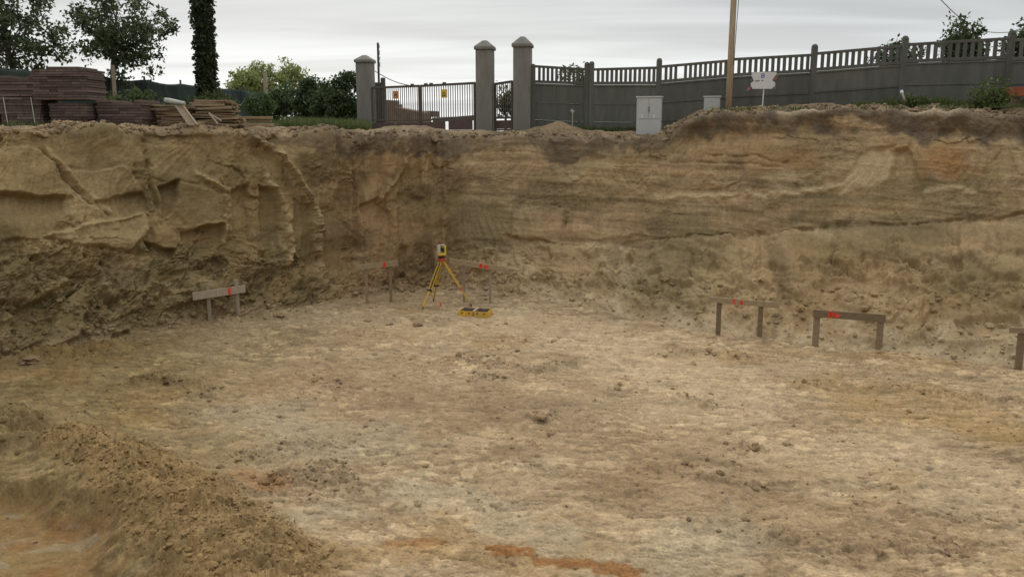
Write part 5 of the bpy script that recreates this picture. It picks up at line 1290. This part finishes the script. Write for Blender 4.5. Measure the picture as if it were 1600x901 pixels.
# profile boards
def profile_board(label, bl_, br2, hpx, posts, Yl, Yr, mark, postw=0.085, pmat='stake', bmat='board', strokes=0):
    x0, y0 = bl_; x1, y1 = br2
    Yat = lambda px: Yl + (Yr - Yl) * (px - x0) / (x1 - x0)
    a, b = P(x0, y0 + hpx / 2, Yl), P(x1, y1 + hpx / 2, Yr); h = hpx * Yl / FPX
    pb = P(posts[0][0], posts[0][2], Yat(posts[0][0])); t = thing('profile_board', label, 'profile board', pb, 0, 'timber profile boards along the pit edge')
    e = (b - a).normalized(); nn = Vector((e.y, -e.x, 0)).normalized()
    m = MB(); m.bar(a, b, h, 0.03); pl = wbuild(m, 'plank', M[bmat], t, bevel=0.004, seg=1)
    for (px, pt, pb_) in posts:
        Yp = Yat(px); top_ = P(px, pt, Yp); bot = P(px, pb_, Yp); c0 = Vector((bot.x, Yp, 0)) - nn * 0.05
        lean = (P(px, pt, Yp).x - bot.x) * 0.15
        m = MB(); m.bar((c0.x, c0.y, min(bot.z, 0.0) - 0.35), (c0.x + lean, c0.y, top_.z), postw, 0.05, (1, 0, 0)); wbuild(m, 'post', M[pmat], t, bevel=0.004, seg=1)
    # sprayed letters, a few short strokes
    u_ = nn * 0.0175; up_ = e.cross(nn).normalized()
    if up_.z < 0: up_ = -up_
    L = (b - a).length
    for (s_, kind) in mark:
        c0 = a.lerp(b, s_) + u_; q = h * 0.36; m = MB()
        sets = {'E': [((-.5, -1), (-.5, 1)), ((-.5, 1), (.5, 1)), ((-.5, 0), (.3, 0)), ((-.5, -1), (.5, -1))], 'B': [((-.5, -1), (-.5, 1)), ((-.5, 1), (.4, .6)), ((.4, .6), (-.4, 0)), ((-.4, 0), (.5, -.5)), ((.5, -.5), (-.5, -1))],
                '1': [((0, -1), (0, 1)), ((-.4, .5), (0, 1))], '6': [((.4, 1), (-.4, .1)), ((-.4, .1), (-.3, -1)), ((-.3, -1), (.4, -.8)), ((.4, -.8), (.4, 0)), ((.4, 0), (-.3, 0))], 'dash': [((-1.2, .3), (1.2, -.1)), ((-1.0, -.4), (.8, -.6)), ((-1, .8), (-.9, -.8))]}[kind]
        for (p0_, p1_) in sets:
            m.bar(c0 + e * p0_[0] * q + up_ * p0_[1] * q, c0 + e * p1_[0] * q + up_ * p1_[1] * q, 0.046, 0.003, up_ if abs(p1_[0] - p0_[0]) > abs(p1_[1] - p0_[1]) else e)
        wbuild(m, 'paint_mark', M['spray'], t, pl)
    return t
profile_board('timber profile board with pale posts at the foot of the left wall', (301, 457), (383, 444.5), 12.5, [(329, 444, 503), (373.5, 437, 494)], 19.0, 19.75, [(0.70, 'E')], 0.075, bmat='stake')
profile_board('timber profile board just left of the tripod, near the pit corner', (556, 414), (622, 406.5), 8.5, [(573.5, 409, 464), (611, 416, 460)], 21.35, 21.6, [(0.68, 'B')], 0.07, 'board')
profile_board('timber profile board half hidden behind the right leg of the tripod', (702, 403), (788, 416.5), 8.5, [(724.5, 413, 458), (765.5, 420, 464)], 21.55, 21.35, [(0.58, 'B'), (0.68, 'dash')], 0.065)
profile_board('timber profile board with two separate red digits, at the foot of the right wall', (1107, 463), (1218, 472.5), 9.0, [(1122, 471, 524), (1187, 477, 527)], 17.85, 17.55, [(0.36, '1'), (0.47, '6')], 0.10, 'board_dark', 'board')
profile_board('timber profile board with square dark posts, second from the right edge', (1270, 483), (1384, 491.5), 12.0, [(1274, 488, 546), (1373.5, 497, 551)], 16.85, 16.55, [(0.25, 'B'), (0.33, 'dash')], 0.125, 'board', 'board_dark')
profile_board('timber profile board cut off by the right edge of the photo', (1577, 511), (1690, 514), 9.0, [(1592, 512, 580), (1680, 515, 590)], 15.25, 14.9, [], 0.13, 'board_dark', 'board')

# clods of soil
ico = bmesh.new(); bmesh.ops.create_icosphere(ico, subdivisions=2, radius=1.0)
iv = np.array([v.co[:] for v in ico.verts]); ifc = np.array([[v.index for v in f.verts] for f in ico.faces]); ico.free()
ico1 = bmesh.new(); bmesh.ops.create_icosphere(ico1, subdivisions=1, radius=1.0)
iv1 = np.array([v.co[:] for v in ico1.verts]); ifc1 = np.array([[v.index for v in f.verts] for f in ico1.faces]); ico1.free()
def clod_shape(base, g, amp=0.35):
    o = g.uniform(0, 50, 3); n = np.sin(base @ g.normal(size=(3, 3)) * 2.1 + o).sum(1) / 3 + 0.6 * np.sin(base @ g.normal(size=(3, 3)) * 4.5 + o).sum(1) / 3
    return base * (1 + amp * n)[:, None] * g.uniform(0.7, 1.2, 3)
gq = np.random.default_rng(23)
for (px, py, r_, lab) in ((845, 652, 0.055, 'dark crumbly soil clod in the middle of the pit floor, largest out in the open'), (653, 506, 0.075, 'dark soil clod on the floor in front of the tripod'), (957, 656, 0.03, 'small dark soil clod right of the largest open one'),
                         (48, 565, 0.14, 'large dark soil lump at the foot of the left wall by the left edge'), (760, 468, 0.05, 'small dark clod beside the post of the board behind the tripod'), (1374, 552, 0.07, 'reddish soil clod at the foot of the dark posted profile board'),
                         (1180, 700, 0.05, 'brown soil clod on the floor in the right half, beyond the rutted scrape'), (436, 492, 0.09, 'dark soil lump on the floor between the left board and the corner board'), (575, 503, 0.07, 'little flat clod on the floor left of the tripod'), (900, 888, 0.03, 'greenish grey clod lying on the rust coloured streak')):
    p = on_floor(px, py); a = [clod_shape(iv, gq, 0.4) * r_ * s_ * np.array((1.25, 1, 0.7)) + np.array(o_) * r_ for s_, o_ in ((1, (0, 0, 0.2)), (0.6, (1.1, -.3, 0.0)), (0.5, (-1.0, -.2, 0)), (0.45, (0.5, -.9, 0)), (0.4, (-.5, -.8, 0.0)))]
    fcs = np.concatenate([ifc + len(iv) * k for k in range(5)]); cc = np.tile(DARK * np.array((1.5, 1.42, 1.25)) * gq.uniform(0.75, 1.25), (len(iv) * 5, 1))
    if px == 1374: cc = cc * np.array((1.15, 0.95, 0.8))
    o = mesh_np('soil_clod', np.concatenate(a), fcs, M['clod'], None, cc, smooth=False); o.location = p
    tag(o, lab, 'soil clod')
area = (Y / 10) ** 2.6 * ((FX > -80) & (FX < 1680) & (FY < 1000))
wgt = area * (0.006 + 0.75 * sstep(0.1, 0.6, mound) * (1 - tr) * 2.6 + 0.45 * np.clip(rub - 0.3, 0, 1) + 0.04 * sstep(0.2, 0.6, fbm(X * 0.7, Y * 0.7, 66.0, 3)))
wgt[:, :-1] *= 1; wf = (wgt / wgt.sum()).ravel(); NC = 13000
pick = gq.choice(wf.size, NC, p=wf)
cp = np.stack([X.ravel()[pick], Y.ravel()[pick], FZ.ravel()[pick]], -1); cc = FCOL.reshape(-1, 3)[pick]
sz = 0.006 + 0.015 * gq.random(NC) ** 2.5 + 0.05 * gq.random(NC) ** 12; mm = mound.ravel()[pick]; sz = np.where(mm > 0.12, 0.003 + 0.008 * gq.random(NC) ** 2 + 0.035 * gq.random(NC) ** 12, sz)
wm = np.where((V > 0.75) & (V < 1.9) & (gx > -60) & (gx < 1660))[0:2]; pk = gq.choice(len(wm[0]), 1500)
wp = Wd[wm[0][pk], wm[1][pk]]
rmk = np.where((V > 4.02) & (V < 4.9) & (gx > -60) & (gx < 1660))[0:2]; pk2 = gq.choice(len(rmk[0]), 2200); rp_ = Wd[rmk[0][pk2], rmk[1][pk2]]
cw = np.clip(wall_col[wm[0][pk], wm[1][pk]], 0, 1); cr_ = wall_col[rmk[0][pk2], rmk[1][pk2]]
allp = np.concatenate([cp, wp, rp_]); allc = np.concatenate([cc, cw, cr_]); alls = np.concatenate([sz, 0.02 + 0.075 * gq.random(1500) ** 5, 0.02 + 0.07 * gq.random(2200) ** 3])
shapes = [clod_shape(iv1, gq, 0.38) for _ in range(40)]
nc = len(allp); sh = np.stack(shapes)[gq.integers(0, 40, nc)]; an = gq.uniform(0, 6.28, nc)
ca, sa = np.cos(an)[:, None], np.sin(an)[:, None]
vx = sh[..., 0] * ca - sh[..., 1] * sa; vy = sh[..., 0] * sa + sh[..., 1] * ca
co = np.stack([vx, vy, sh[..., 2] * 0.75 + 0.15], -1) * alls[:, None, None] + allp[:, None, :]
fc_ = (ifc1[None] + (np.arange(nc) * len(iv1))[:, None, None]).reshape(-1, 3)
o = mesh_np('soil_crumbs', co.reshape(-1, 3), fc_, M['clod'], None, np.repeat(allc * gq.uniform(0.8, 1.12, (nc, 1)), len(iv1), 0), smooth=False)
tag(o, 'loose crumbs and small lumps of soil scattered over the dug sand', 'soil crumbs', kind='stuff')
